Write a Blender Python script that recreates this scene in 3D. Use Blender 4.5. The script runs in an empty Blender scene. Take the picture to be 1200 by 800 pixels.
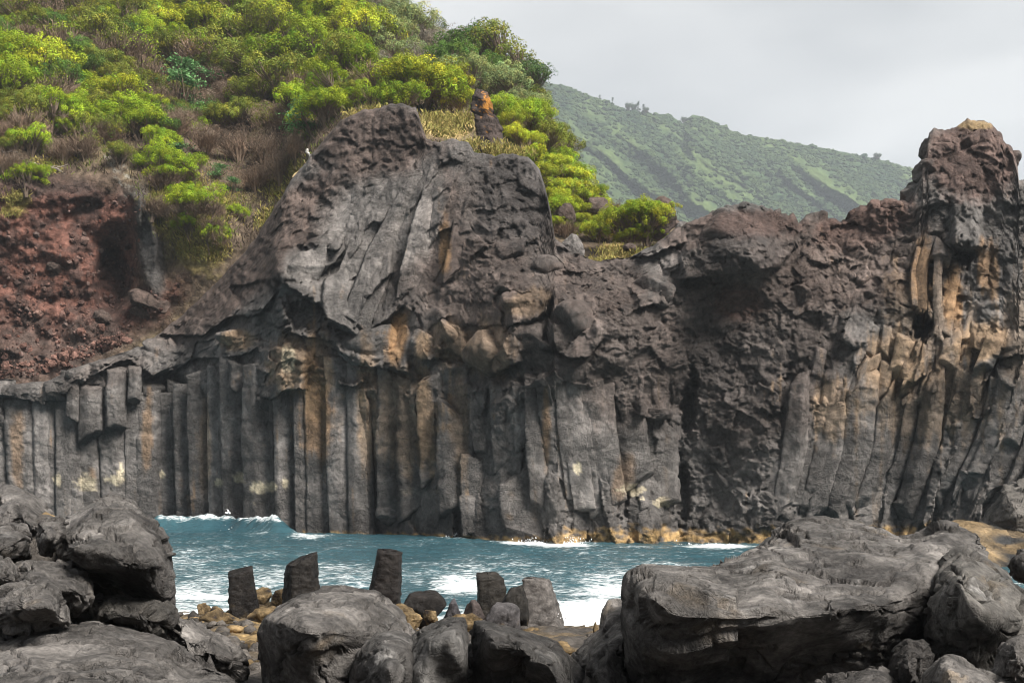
import bpy, math, random
import numpy as np
from mathutils import Vector, Euler

SC = bpy.context.scene
COL = SC.collection
RNG = np.random.default_rng(7)
random.seed(7)
H = 2.9            # eye height above the sea, metres
F = 1440.0         # focal length in photo pixels (1200 wide)
HY = 560.0         # photo row of the horizon


def W(px, py, Y):
    """A point seen at photo position px, py and lying Y metres away."""
    px = np.asarray(px, float); py = np.asarray(py, float); Y = np.asarray(Y, float)
    return np.stack([(px - 600) * Y / F, Y + 0 * px, H - (py - HY) * Y / F], -1)


# ------------------------------------------------------------------ noise
def _h(ix, iy, iz, s):
    n = (ix.astype(np.uint32) * np.uint32(374761393)) ^ (iy.astype(np.uint32) * np.uint32(668265263)) \
        ^ (iz.astype(np.uint32) * np.uint32(2147483647 - 58)) ^ np.uint32((s * 2654435761 + 12345) & 0xffffffff)
    n = (n ^ (n >> np.uint32(13))) * np.uint32(1274126177)
    n = (n ^ (n >> np.uint32(16))) * np.uint32(2246822519)
    n = n ^ (n >> np.uint32(15))
    return n


def h01(ix, iy, iz, s):
    return _h(ix, iy, iz, s).astype(np.float64) / 4294967295.0


def gn(x, y, z=0.0, s=0):
    """Gradient noise, about -1..1."""
    x, y, z = np.broadcast_arrays(np.asarray(x, float), np.asarray(y, float), np.asarray(z, float))
    ix = np.floor(x).astype(np.int64); iy = np.floor(y).astype(np.int64); iz = np.floor(z).astype(np.int64)
    fx = x - ix; fy = y - iy; fz = z - iz
    u = fx * fx * fx * (fx * (fx * 6 - 15) + 10)
    v = fy * fy * fy * (fy * (fy * 6 - 15) + 10)
    w = fz * fz * fz * (fz * (fz * 6 - 15) + 10)
    out = 0
    for dx in (0, 1):
        for dy in (0, 1):
            for dz in (0, 1):
                n = _h(ix + dx, iy + dy, iz + dz, s)
                gx = (n & np.uint32(1023)).astype(float) / 511.5 - 1
                gy = ((n >> np.uint32(10)) & np.uint32(1023)).astype(float) / 511.5 - 1
                gz = ((n >> np.uint32(20)) & np.uint32(1023)).astype(float) / 511.5 - 1
                d = gx * (fx - dx) + gy * (fy - dy) + gz * (fz - dz)
                out = out + d * (u if dx else 1 - u) * (v if dy else 1 - v) * (w if dz else 1 - w)
    return out * 1.25


def fbm(x, y, z=0.0, s=0, o=4, g=0.5, l=2.03, ridged=False):
    a = 1.0; t = 0; n = 0
    x = np.asarray(x, float); y = np.asarray(y, float); z = np.asarray(z, float)
    for i in range(o):
        v = gn(x, y, z, s + i * 17)
        if ridged:
            v = 1 - 2 * np.abs(v)
        t = t + a * v; n += a
        a *= g; x = x * l + 3.1; y = y * l + 1.7; z = z * l + 5.3
    return t / n * (1.0 if ridged else 1.4)


def _cells(u, v, s, jit=0.9):
    iu = np.floor(u).astype(np.int64); iv = np.floor(v).astype(np.int64); z = np.zeros_like(iu)
    for du in (-1, 0, 1):
        for dv in (-1, 0, 1):
            cu = iu + du; cv = iv + dv
            qx = cu + 0.5 + jit * (h01(cu, cv, z, s) - 0.5)
            qy = cv + 0.5 + jit * (h01(cu, cv, z, s + 1) - 0.5)
            yield u - qx, v - qy, cu, cv, z


def facet(u, v, s=0, tilt=0.6):
    """Broken-rock relief: a tilted plane in each Voronoi cell with a step to the next. Returns (relief, cell value)."""
    best = np.full(np.shape(u), 9e9); val = np.zeros(np.shape(u)); cid = np.zeros(np.shape(u))
    for dx, dy, cu, cv, z in _cells(u, v, s):
        d = dx * dx + dy * dy
        hh = h01(cu, cv, z, s + 2) - 0.5
        p = hh + tilt * ((h01(cu, cv, z, s + 3) - 0.5) * 2 * dx + (h01(cu, cv, z, s + 4) - 0.5) * 2 * dy)
        m = d < best
        best = np.where(m, d, best); val = np.where(m, p, val); cid = np.where(m, hh + 0.5, cid)
    return val, cid


def lump(u, v, s=0, k=0.9, tilt=0.5):
    """Upper envelope of tilted domes: knobbly rock with creases between the knobs."""
    best = np.full(np.shape(u), -9e9)
    for dx, dy, cu, cv, z in _cells(u, v, s):
        p = (h01(cu, cv, z, s + 2) - 0.5) * 0.8 + tilt * ((h01(cu, cv, z, s + 3) - 0.5) * 2 * dx + (h01(cu, cv, z, s + 4) - 0.5) * 2 * dy) \
            - k * (dx * dx + dy * dy)
        best = np.maximum(best, p)
    return best


def lump3(P, s=0, k=0.9, tilt=0.6):
    ix = np.floor(P).astype(np.int64)
    best = np.full(len(P), -9e9)
    for a in (-1, 0, 1):
        for b in (-1, 0, 1):
            for c in (-1, 0, 1):
                cu = ix[:, 0] + a; cv = ix[:, 1] + b; cw = ix[:, 2] + c
                n = _h(cu, cv, cw, s); m = _h(cu, cv, cw, s + 9)
                f = lambda q, sh: ((q >> np.uint32(sh)) & np.uint32(1023)).astype(float) / 1023 - 0.5
                d0 = P[:, 0] - cu - 0.5 - 0.9 * f(n, 0)
                d1 = P[:, 1] - cv - 0.5 - 0.9 * f(n, 10)
                d2 = P[:, 2] - cw - 0.5 - 0.9 * f(n, 20)
                p = 0.7 * f(m, 2) + 2 * tilt * (f(m, 7) * d0 + f(m, 13) * d1 + f(m, 21) * d2) - k * (d0 * d0 + d1 * d1 + d2 * d2)
                best = np.maximum(best, p)
    return best


def sm(a, b, x):
    t = np.clip((x - a) / (b - a), 0, 1)
    return t * t * (3 - 2 * t)


def blob(px, py, cx, cy, rx, ry, rot=0.0):
    c, s = math.cos(math.radians(rot)), math.sin(math.radians(rot))
    dx = px - cx; dy = py - cy
    a = (dx * c + dy * s) / rx; b = (-dx * s + dy * c) / ry
    return np.exp(-(a * a + b * b))


def poly_sdf(px, py, pts):
    """Signed distance in pixels, positive inside."""
    d = np.full(np.shape(px), 1e9); ins = np.zeros(np.shape(px), bool)
    n = len(pts)
    for i in range(n):
        ax, ay = pts[i]; bx, by = pts[(i + 1) % n]
        ex, ey = bx - ax, by - ay
        t = np.clip(((px - ax) * ex + (py - ay) * ey) / (ex * ex + ey * ey + 1e-9), 0, 1)
        d = np.minimum(d, np.hypot(px - ax - t * ex, py - ay - t * ey))
        c = (ay > py) != (by > py)
        ins ^= c & (px < ex * (py - ay) / (ey if ey else 1e-9) + ax)
    return np.where(ins, d, -d)


class TPS:
    """Thin-plate surface through authored survey points (a, b, value)."""
    def __init__(self, pts, sc=100.0, smooth=0.0):
        p = np.array(pts, float); self.q = p[:, :2] / sc; self.sc = sc
        n = len(p)
        r = np.linalg.norm(self.q[:, None] - self.q[None], axis=-1)
        K = np.where(r > 0, r * r * np.log(r + 1e-12), 0) + smooth * np.eye(n)
        P = np.c_[np.ones(n), self.q]
        A = np.block([[K, P], [P.T, np.zeros((3, 3))]])
        self.w = np.linalg.lstsq(A, np.r_[p[:, 2], 0, 0, 0], rcond=None)[0]

    def __call__(self, px, py):
        px = np.asarray(px, float) / self.sc; py = np.asarray(py, float) / self.sc
        out = self.w[-3] + self.w[-2] * px + self.w[-1] * py
        for (x, y), w in zip(self.q, self.w):
            r2 = (px - x) ** 2 + (py - y) ** 2
            out = out + w * 0.5 * r2 * np.log(r2 + 1e-12)
        return out


# ------------------------------------------------------------------ mesh helpers
def mesh(name, V, faces, col=None, smooth=True, mat=None, attrs=None):
    V = np.asarray(V, np.float32).reshape(-1, 3)
    me = bpy.data.meshes.new(name)
    fl = [np.asarray(f, np.int32) for f in faces if len(f)]
    me.vertices.add(len(V)); me.vertices.foreach_set("co", V.ravel())
    nl = sum(f.size for f in fl); nf = sum(len(f) for f in fl)
    me.loops.add(nl); me.polygons.add(nf)
    me.loops.foreach_set("vertex_index", np.concatenate([f.ravel() for f in fl]))
    tot = np.concatenate([np.full(len(f), f.shape[1], np.int32) for f in fl])
    st = np.r_[0, np.cumsum(tot)[:-1]].astype(np.int32)
    me.polygons.foreach_set("loop_start", st)
    me.polygons.foreach_set("loop_total", tot)
    me.polygons.foreach_set("use_smooth", np.full(nf, smooth))
    if col is not None:
        c = np.ones((len(V), 4), np.float32); c[:, :3] = col
        a = me.color_attributes.new("Col", 'FLOAT_COLOR', 'POINT'); a.data.foreach_set("color", c.ravel())
    for k, v in (attrs or {}).items():
        a = me.attributes.new(k, 'FLOAT', 'POINT'); a.data.foreach_set("value", np.asarray(v, np.float32).ravel())
    me.update(calc_edges=True)
    if mat:
        me.materials.append(mat)
    return me


def obj(name, me, parent=None):
    o = bpy.data.objects.new(name, me); COL.objects.link(o)
    if parent:
        o.parent = parent
        o.location = -parent.location if parent.parent is None else (0, 0, 0)   # meshes are built in place
    return o


def tag(o, label, cat=None, group=None, kind=None):
    o['label'] = label
    if cat: o['category'] = cat
    if group: o['group'] = group
    if kind: o['kind'] = kind
    return o


def empty(name, loc=(0, 0, 0)):
    o = bpy.data.objects.new(name, None); COL.objects.link(o); o.location = loc
    o.empty_display_size = 0.3
    return o


def grid_faces(nr, nc, wrap=False, off=0):
    r = np.arange(nr - 1)[:, None]
    c = np.arange(nc if wrap else nc - 1)[None]
    c2 = (c + 1) % nc
    a = r * nc + c; b = r * nc + c2; d = (r + 1) * nc + c; e = (r + 1) * nc + c2
    return np.stack([a, d, e, b], -1).reshape(-1, 4) + off


def vnormals(V, Fq):
    n = np.zeros_like(V)
    a = V[Fq[:, 2]] - V[Fq[:, 0]]; b = V[Fq[:, 3]] - V[Fq[:, 1]]
    f = np.cross(a, b)
    for k in range(4):
        np.add.at(n, Fq[:, k], f)
    return n / (np.linalg.norm(n, axis=1, keepdims=True) + 1e-12)


# ------------------------------------------------------------------ materials
def nmat(name):
    m = bpy.data.materials.new(name); m.use_nodes = True
    nt = m.node_tree; nt.nodes.clear()
    out = nt.nodes.new('ShaderNodeOutputMaterial')
    return m, nt, out


def N(nt, t, **kw):
    n = nt.nodes.new(t)
    for k, v in kw.items():
        if k.startswith('i_'):
            key = k[2:]
            key = int(key) if key.isdigit() else key.replace('_', ' ')
            n.inputs[key].default_value = v
        else:
            setattr(n, k, v)
    return n


def rock_material(name, scale, bump, dist, rough=0.82, spec=0.35, vary=0.45, wetattr=False, crack=-.22):
    m, nt, out = nmat(name); L = nt.links.new
    at = N(nt, 'ShaderNodeAttribute', attribute_name='Col')
    tc = N(nt, 'ShaderNodeTexCoord')
    n1 = N(nt, 'ShaderNodeTexNoise', i_Scale=scale, i_Detail=9.0, i_Roughness=0.68, i_Distortion=0.4)
    n2 = N(nt, 'ShaderNodeTexNoise', i_Scale=scale * 5.3, i_Detail=6.0, i_Roughness=0.7)
    n3 = N(nt, 'ShaderNodeTexVoronoi', i_Scale=scale * 3.1, feature='DISTANCE_TO_EDGE')
    wn = N(nt, 'ShaderNodeTexNoise', i_Scale=scale * 2.0, i_Detail=3.0)
    mixv = N(nt, 'ShaderNodeMixRGB', blend_type='LINEAR_LIGHT', i_Fac=0.12 / max(scale, 0.3))
    for n in (n1, n2, wn):
        L(tc.outputs['Object'], n.inputs['Vector'])
    L(tc.outputs['Object'], mixv.inputs[1]); L(wn.outputs['Color'], mixv.inputs[2]); L(mixv.outputs[0], n3.inputs['Vector'])
    mr = N(nt, 'ShaderNodeMapRange', i_1=0.36, i_2=0.64, i_3=1.0 - vary, i_4=1.0 + vary)
    L(n1.outputs['Fac'], mr.inputs[0])
    mr2 = N(nt, 'ShaderNodeMapRange', i_1=0.36, i_2=0.64, i_3=1.0 - vary * 0.6, i_4=1.0 + vary * 0.6)
    L(n2.outputs['Fac'], mr2.inputs[0])
    mu = N(nt, 'ShaderNodeMath', operation='MULTIPLY'); L(mr.outputs[0], mu.inputs[0]); L(mr2.outputs[0], mu.inputs[1])
    vm = N(nt, 'ShaderNodeVectorMath', operation='SCALE'); L(at.outputs['Color'], vm.inputs[0]); L(mu.outputs[0], vm.inputs['Scale'])
    b = N(nt, 'ShaderNodeBsdfPrincipled', i_Roughness=rough); b.inputs['Specular IOR Level'].default_value = spec
    L(vm.outputs[0], b.inputs['Base Color'])
    # height: coarse noise + fine grain + shallow cracks
    cr = N(nt, 'ShaderNodeMapRange', i_1=0.0, i_2=0.05, i_3=crack, i_4=0.0); L(n3.outputs['Distance'], cr.inputs[0])
    h1 = N(nt, 'ShaderNodeMath', operation='MULTIPLY', i_1=0.35); L(n2.outputs['Fac'], h1.inputs[0])
    h2 = N(nt, 'ShaderNodeMath', operation='ADD'); L(n1.outputs['Fac'], h2.inputs[0]); L(h1.outputs[0], h2.inputs[1])
    h3 = N(nt, 'ShaderNodeMath', operation='ADD'); L(h2.outputs[0], h3.inputs[0]); L(cr.outputs[0], h3.inputs[1])
    nm = N(nt, 'ShaderNodeTexNoise', i_Scale=scale * .33, i_Detail=3.0, i_Roughness=.55); L(tc.outputs['Object'], nm.inputs['Vector'])
    mm = N(nt, 'ShaderNodeMapRange', i_1=.40, i_2=.60, i_3=.22, i_4=1.15); L(nm.outputs['Fac'], mm.inputs[0])
    h4 = N(nt, 'ShaderNodeMath', operation='MULTIPLY'); L(h3.outputs[0], h4.inputs[0]); L(mm.outputs[0], h4.inputs[1])
    bp = N(nt, 'ShaderNodeBump', i_Strength=bump, i_Distance=dist); L(h4.outputs[0], bp.inputs['Height'])
    L(bp.outputs[0], b.inputs['Normal'])
    if wetattr:
        wa = N(nt, 'ShaderNodeAttribute', attribute_name='wet')
        r = N(nt, 'ShaderNodeMapRange', i_1=0.0, i_2=1.0, i_3=rough, i_4=0.38); L(wa.outputs['Fac'], r.inputs[0])
        L(r.outputs[0], b.inputs['Roughness'])
    L(b.outputs[0], out.inputs[0])
    return m


def leaf_material(name, trans=0.25, tint=True, rough=0.6):
    m, nt, out = nmat(name); L = nt.links.new
    at = N(nt, 'ShaderNodeAttribute', attribute_name='Col')
    src = at.outputs['Color']
    if tint:
        oi = N(nt, 'ShaderNodeObjectInfo')
        mx = N(nt, 'ShaderNodeMixRGB', blend_type='MULTIPLY', i_Fac=1.0)
        L(src, mx.inputs[1]); L(oi.outputs['Color'], mx.inputs[2])
        hs = N(nt, 'ShaderNodeHueSaturation', i_Saturation=1.0)
        r1 = N(nt, 'ShaderNodeMapRange', i_3=0.75, i_4=1.22); L(oi.outputs['Random'], r1.inputs[0]); L(r1.outputs[0], hs.inputs['Value'])
        L(mx.outputs[0], hs.inputs['Color']); src = hs.outputs[0]
    d = N(nt, 'ShaderNodeBsdfPrincipled', i_Roughness=rough); d.inputs['Specular IOR Level'].default_value = 0.08
    t = N(nt, 'ShaderNodeBsdfTranslucent')
    L(src, d.inputs['Base Color']); L(src, t.inputs['Color'])
    ms = N(nt, 'ShaderNodeMixShader', i_0=trans); L(d.outputs[0], ms.inputs[1]); L(t.outputs[0], ms.inputs[2])
    L(ms.outputs[0], out.inputs[0])
    return m


M_CLIFF = rock_material('basalt_rock', 1.3, 1.0, 0.5, vary=.36, crack=-.08, spec=.2)
M_BOULDER = rock_material('boulder_rock', 3.6, 1.0, 0.30, rough=0.75, spec=0.2, vary=0.5, crack=-.05)
M_WET = rock_material('wet_shore_rock', 6.0, 0.8, 0.05, rough=0.62, spec=0.12, vary=0.4)
M_SOIL = rock_material('hill_soil', 0.9, 1.0, 0.4, rough=0.95, spec=0.1)
M_LEAF = leaf_material('heath_leaves')
M_TWIG = leaf_material('twigs', trans=0.05, tint=True, rough=0.9)
M_GRASS = leaf_material('dry_grass_blades', trans=0.2, tint=False, rough=0.9)

# ------------------------------------------------------------------ rock colours
C_GREY = np.array([.110, .100, .093]); C_DARK = np.array([.042, .037, .035]); C_BROWN = np.array([.086, .063, .053])
C_LIGHT = np.array([.155, .140, .129]); C_TAN = np.array([.235, .160, .098]); C_OCHRE = np.array([.26, .150, .070])
C_RED = np.array([.128, .062, .047]); C_PALE = np.array([.48, .41, .29]); C_WEED = np.array([.30, .195, .085])
C_RUST = np.array([.088, .055, .045]); C_LICHEN = np.array([.46, .20, .035]); C_STRAW = np.array([.42, .30, .12])
CN = dict(grey=C_GREY, dark=C_DARK, brown=C_BROWN, light=C_LIGHT, tan=C_TAN, ochre=C_OCHRE, red=C_RED, pale=C_PALE,
          weed=C_WEED, rust=C_RUST, lichen=C_LICHEN, straw=C_STRAW)

SLAB = [(478, 196), (508, 178), (545, 190), (556, 260), (520, 320), (478, 345), (450, 385), (408, 392), (386, 355), (330, 330), (350, 285), (395, 235)]
RUBBLE_TOP = [(395, 140), (470, 118), (500, 160), (480, 190), (410, 215), (340, 280), (300, 340), (240, 385), (200, 395), (250, 330), (330, 230), (360, 180)]
DARK_TOP = [(540, 165), (640, 185), (645, 300), (630, 330), (600, 320), (560, 240)]

# colour zones: colour, centre, radii, rotation, strength, raggedness
ZONES = [
    ('brown', 880, 400, 120, 140, 0, .55, .6), ('brown', 560, 300, 130, 110, 0, .5, .5), ('brown', 1000, 300, 120, 70, 0, .7, .5), ('tan', 430, 470, 10, 90, 0, .5, .9), ('tan', 540, 500, 9, 80, 0, .45, 1.0), ('tan', 240, 520, 8, 60, 0, .4, 1.0), ('ochre', 20, 520, 8, 50, 0, .4, 1.0),
    ('brown', 440, 165, 85, 50, 0, .95, .5), ('brown', 310, 290, 140, 40, -42, .98, .4), ('brown', 600, 400, 90, 60, 0, .4, .7), ('brown', 230, 370, 60, 30, -30, .7, .5),
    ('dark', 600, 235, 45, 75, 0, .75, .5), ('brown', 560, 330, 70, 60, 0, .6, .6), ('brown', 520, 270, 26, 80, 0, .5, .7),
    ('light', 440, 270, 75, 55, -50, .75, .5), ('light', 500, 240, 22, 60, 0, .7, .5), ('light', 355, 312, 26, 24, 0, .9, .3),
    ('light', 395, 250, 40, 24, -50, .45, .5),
    ('brown', 700, 330, 60, 45, 0, .7, .5), ('brown', 740, 420, 80, 90, 0, .6, .5), ('brown', 860, 350, 60, 40, 0, .6, .6),
    ('rust', 880, 262, 70, 18, 0, .8, .6), ('dark', 870, 295, 60, 25, 0, .6, .5), ('rust', 865, 355, 32, 22, 0, .9, .5),
    ('rust', 1010, 262, 65, 30, -18, .95, .6), ('rust', 1140, 185, 60, 55, 0, .85, .6), ('straw', 1142, 146, 22, 6, 0, .35, 1.1),
    ('brown', 1000, 320, 80, 50, 0, .5, .6), ('brown', 800, 270, 40, 25, 0, .8, .5),
    ('dark', 820, 480, 40, 110, 0, .5, .5), ('dark', 880, 430, 60, 60, 0, .35, .6),
    ('tan', 338, 425, 26, 34, 0, .7, .8), ('tan', 372, 440, 18, 60, 0, .55, .9), ('pale', 338, 420, 8, 16, 0, .7, .9),
    ('tan', 278, 398, 22, 13, 0, .75, .5), ('ochre', 466, 395, 12, 34, 10, .9, .6), ('ochre', 372, 480, 20, 60, 0, .55, 1.0),
    ('tan', 470, 490, 34, 75, 0, .42, 1.2), ('tan', 500, 500, 14, 60, 0, .7, 1.0), ('ochre', 172, 510, 6, 46, 0, .45, 1.3),
    ('tan', 575, 410, 34, 34, 0, .42, .7), ('tan', 620, 355, 30, 16, -15, .5, .6), ('tan', 525, 400, 26, 28, 0, .5, .5),
    ('ochre', 522, 290, 7, 40, 0, .7, .9), ('tan', 495, 405, 9, 18, 0, .8, .4), ('ochre', 640, 500, 5, 45, 0, .5, .8),
    ('tan', 1090, 370, 60, 75, 0, .35, 1.1), ('ochre', 1080, 330, 14, 42, 0, .5, .9), ('ochre', 1158, 315, 14, 35, 0, .6, .8),
    ('ochre', 1118, 350, 14, 40, 0, .7, .7), ('tan', 1150, 400, 36, 24, -15, .85, .5), ('tan', 1050, 425, 40, 40, 0, .65, .7),
    ('tan', 1090, 470, 90, 50, 0, .4, 1.2), ('tan', 975, 480, 22, 40, 0, .5, 1.1), ('tan', 1190, 400, 20, 60, 0, .3, .8),
    ('brown', 120, 440, 60, 18, -20, .35, .6), ('ochre', 730, 560, 12, 30, 15, .35, .8),
]
PALE_SPOTS = [(67, 562, 6, 7), (101, 566, 13, 10), (135, 562, 12, 6), (142, 552, 4, 9), (257, 564, 5, 5), (280, 560, 6, 7), (305, 571, 12, 8), (318, 570, 8, 6),
              (334, 566, 4, 6), (677, 548, 5, 7), (742, 575, 14, 8), (775, 588, 10, 7), (190, 556, 4, 5)]


def water_row(px):
    return np.interp(px, [-100, 205, 330, 450, 560, 650, 850, 1200, 1300], [617, 618, 626, 628.5, 633, 636.5, 637, 640, 640])


def base_Y(px):
    return H * F / (water_row(px) - HY)


def rock_albedo(px, py, extra=0.0, seed=0):
    px = np.asarray(px, float); py = np.asarray(py, float)
    g = fbm(px / 55, py / 55, 0, 31, 5) ; f = fbm(px / 11, py / 11, 3, 47, 4)
    c = C_GREY * (1 + 0.55 * g + 0.35 * f + extra)[..., None]
    st = fbm(px / 7, py / 130, 5, 77, 4)
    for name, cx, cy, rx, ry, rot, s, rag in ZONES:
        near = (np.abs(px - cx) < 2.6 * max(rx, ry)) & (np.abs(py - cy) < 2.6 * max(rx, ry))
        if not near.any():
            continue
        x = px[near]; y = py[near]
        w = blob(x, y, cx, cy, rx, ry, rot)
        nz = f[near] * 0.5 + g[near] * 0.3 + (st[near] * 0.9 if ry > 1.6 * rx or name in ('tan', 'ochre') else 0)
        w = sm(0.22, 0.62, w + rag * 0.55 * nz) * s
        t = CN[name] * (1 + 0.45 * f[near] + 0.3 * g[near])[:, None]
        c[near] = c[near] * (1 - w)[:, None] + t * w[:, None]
    # faint mineral streaks running down the columns
    lo = sm(420, 470, py)
    w = sm(0.25, 0.75, st) * lo * 0.35
    c = c * (1 - w)[..., None] + C_TAN * 0.8 * w[..., None]
    w = sm(0.15, 0.6, -st) * lo * 0.35
    c = c * (1 - w)[..., None] + C_DARK * w[..., None]
    for cx, cy, rx, ry in PALE_SPOTS:
        near = (np.abs(px - cx) < 30) & (np.abs(py - cy) < 30)
        if near.any():
            w = sm(0.35, 0.6, blob(px[near], py[near], cx, cy, rx, ry) + 0.6 * fbm(px[near] / 6, py[near] / 6, 1, 91, 3)) * .85
            c[near] = c[near] * (1 - w)[:, None] + C_PALE * w[:, None]
    # tide zone: dark wet rock, then weed where the swell keeps it damp
    b = water_row(px)
    hgt = b - py + 5 * f
    w = sm(46, 14, hgt) * 0.5 * sm(200, 420, px)
    c = c * (1 - w)[..., None] + C_DARK * w[..., None]
    wide = np.interp(px, [200, 420, 640, 660, 740, 870, 1000, 1200], [2, 4, 6, 15, 19, 16, 22, 24])
    w = sm(1.2, 0.6, hgt / wide + 0.7 * gn(px / 9, py / 7, 0, 5)) * sm(210, 400, px) * sm(-.55, .15, fbm(px / 10, py / 8, 0, 6, 4))
    wc = C_WEED * (1 + 0.6 * f)[..., None] + C_PALE * 0.35 * sm(.2, .7, f)[..., None]
    c = c * (1 - w)[..., None] + wc * w[..., None]
    return np.clip(c, .012, .8)


MACRO = TPS([
    (430, 140, -4.6), (480, 165, -4.4), (555, 190, -4.6), (620, 195, -5.2), (640, 300, -3.6), (300, 290, -3.8), (215, 380, -2.4), (110, 428, -.4), (0, 452, -.2),
    (360, 190, -5), (-100, 450, -.2), (520, 220, -3.0), (440, 300, -1.7), (370, 320, -.9), (330, 305, -1.0), (420, 372, -.6), (450, 410, 0.1), (500, 400, -.2),
    (575, 420, .5), (620, 360, .2), (600, 320, -1.0), (510, 300, -2.0), (0, 530, -.6), (100, 530, -.6), (200, 530, -1.1), (300, 530, -1.2), (400, 530, -.8),
    (450, 530, -.3), (500, 530, .1), (0, 630, -.6), (200, 630, -1.0), (400, 630, -.7), (500, 630, .2), (600, 500, .2), (600, 620, .9), (680, 500, -.2),
    (680, 620, .2), (740, 500, -.2), (760, 620, .4), (685, 375, .8), (720, 320, -1.4), (720, 290, -3.2), (690, 290, -3.4), (795, 470, -1.6), (800, 560, -1.6),
    (792, 630, -.9), (760, 380, .3), (745, 440, .3), (850, 255, -.6), (880, 300, 1.2), (870, 355, -.9), (840, 450, -.9), (880, 560, -.1), (880, 640, .3),
    (930, 300, -1.4), (980, 262, -2.4), (960, 355, -.6), (930, 450, .2), (1000, 560, -.7), (1100, 560, -.3), (1180, 560, .3), (1000, 430, -.2), (1100, 430, .2),
    (1180, 430, .7), (1080, 350, -.4), (1130, 330, -1.0), (1190, 340, .3), (1100, 225, -1.4), (1140, 150, -2.4), (1195, 240, -1.0), (1000, 640, -.3),
    (1180, 640, .6), (1300, 400, .5), (1300, 640, 1.0), (1300, 200, -1.2), (150, 455, -.3), (300, 470, -.9), (250, 400, -1.0)], smooth=0.01)

# ledges: lower edge of a mass that juts out over what is below it: polyline, jut (m), how far up the jut fades (px)
LEDGES = [
    ([(-60, 462), (10, 464), (52, 474), (56, 462), (78, 462), (86, 446), (100, 444)], .9, 26),
    ([(110, 440), (135, 425), (152, 421), (168, 434), (182, 442), (205, 433), (228, 419), (262, 420), (285, 416), (300, 408)], .65, 42),
    ([(190, 392), (236, 394), (266, 372), (302, 369), (322, 344)], .8, 22),
    ([(322, 326), (342, 339), (362, 351), (380, 359), (387, 379), (405, 389), (417, 384), (430, 350), (441, 338), (458, 320)], 1.1, 40),
    ([(333, 388), (352, 394), (374, 398), (390, 400), (402, 420), (424, 428), (446, 432), (478, 438)], .7, 34),
    ([(296, 462), (318, 468), (335, 457), (356, 456)], .8, 40),
    ([(396, 450), (412, 454), (426, 447)], .7, 22), ([(484, 416), (495, 424), (516, 419)], .7, 34),
    ([(512, 409), (528, 410), (544, 421)], .5, 40), ([(577, 437), (592, 432), (607, 424)], 1.1, 46),
    ([(596, 381), (622, 377), (640, 366), (646, 348)], .9, 26), ([(648, 410), (668, 420), (690, 418), (702, 400)], .7, 40),
    ([(745, 362), (765, 356), (780, 360)], .5, 20), ([(747, 485), (765, 492), (784, 484)], .6, 18),
    ([(800, 327), (840, 321), (880, 318), (914, 313), (932, 288)], .9, 48), ([(1118, 286), (1132, 291), (1147, 289)], 1.2, 36),
    ([(1082, 302), (1100, 308), (1118, 298)], .6, 22), ([(985, 398), (1000, 408), (1012, 401)], .4, 20),
    ([(1056, 444), (1068, 450), (1082, 440)], .7, 26), ([(1136, 488), (1148, 492), (1162, 478)], .6, 40), ([(1140, 408), (1172, 420), (1200, 415)], .6, 22),
    ([(655, 290), (700, 305), (760, 300), (800, 285)], .5, 14), ([(365, 285), (372, 289), (376, 282)], .5, 14),
]
PITS = [(1080, 384, 13, 16, 1.8), (1132, 300, 9, 14, 1.6), (1090, 322, 8, 14, .8), (806, 470, 10, 46, .9), (800, 580, 12, 40, .7), (195, 448, 28, 12, .8),
        (360, 372, 30, 20, .9), (625, 470, 10, 16, .9), (730, 575, 8, 40, .6), (925, 470, 8, 50, .6), (600, 400, 10, 20, .3), (410, 440, 26, 10, .6)]


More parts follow.
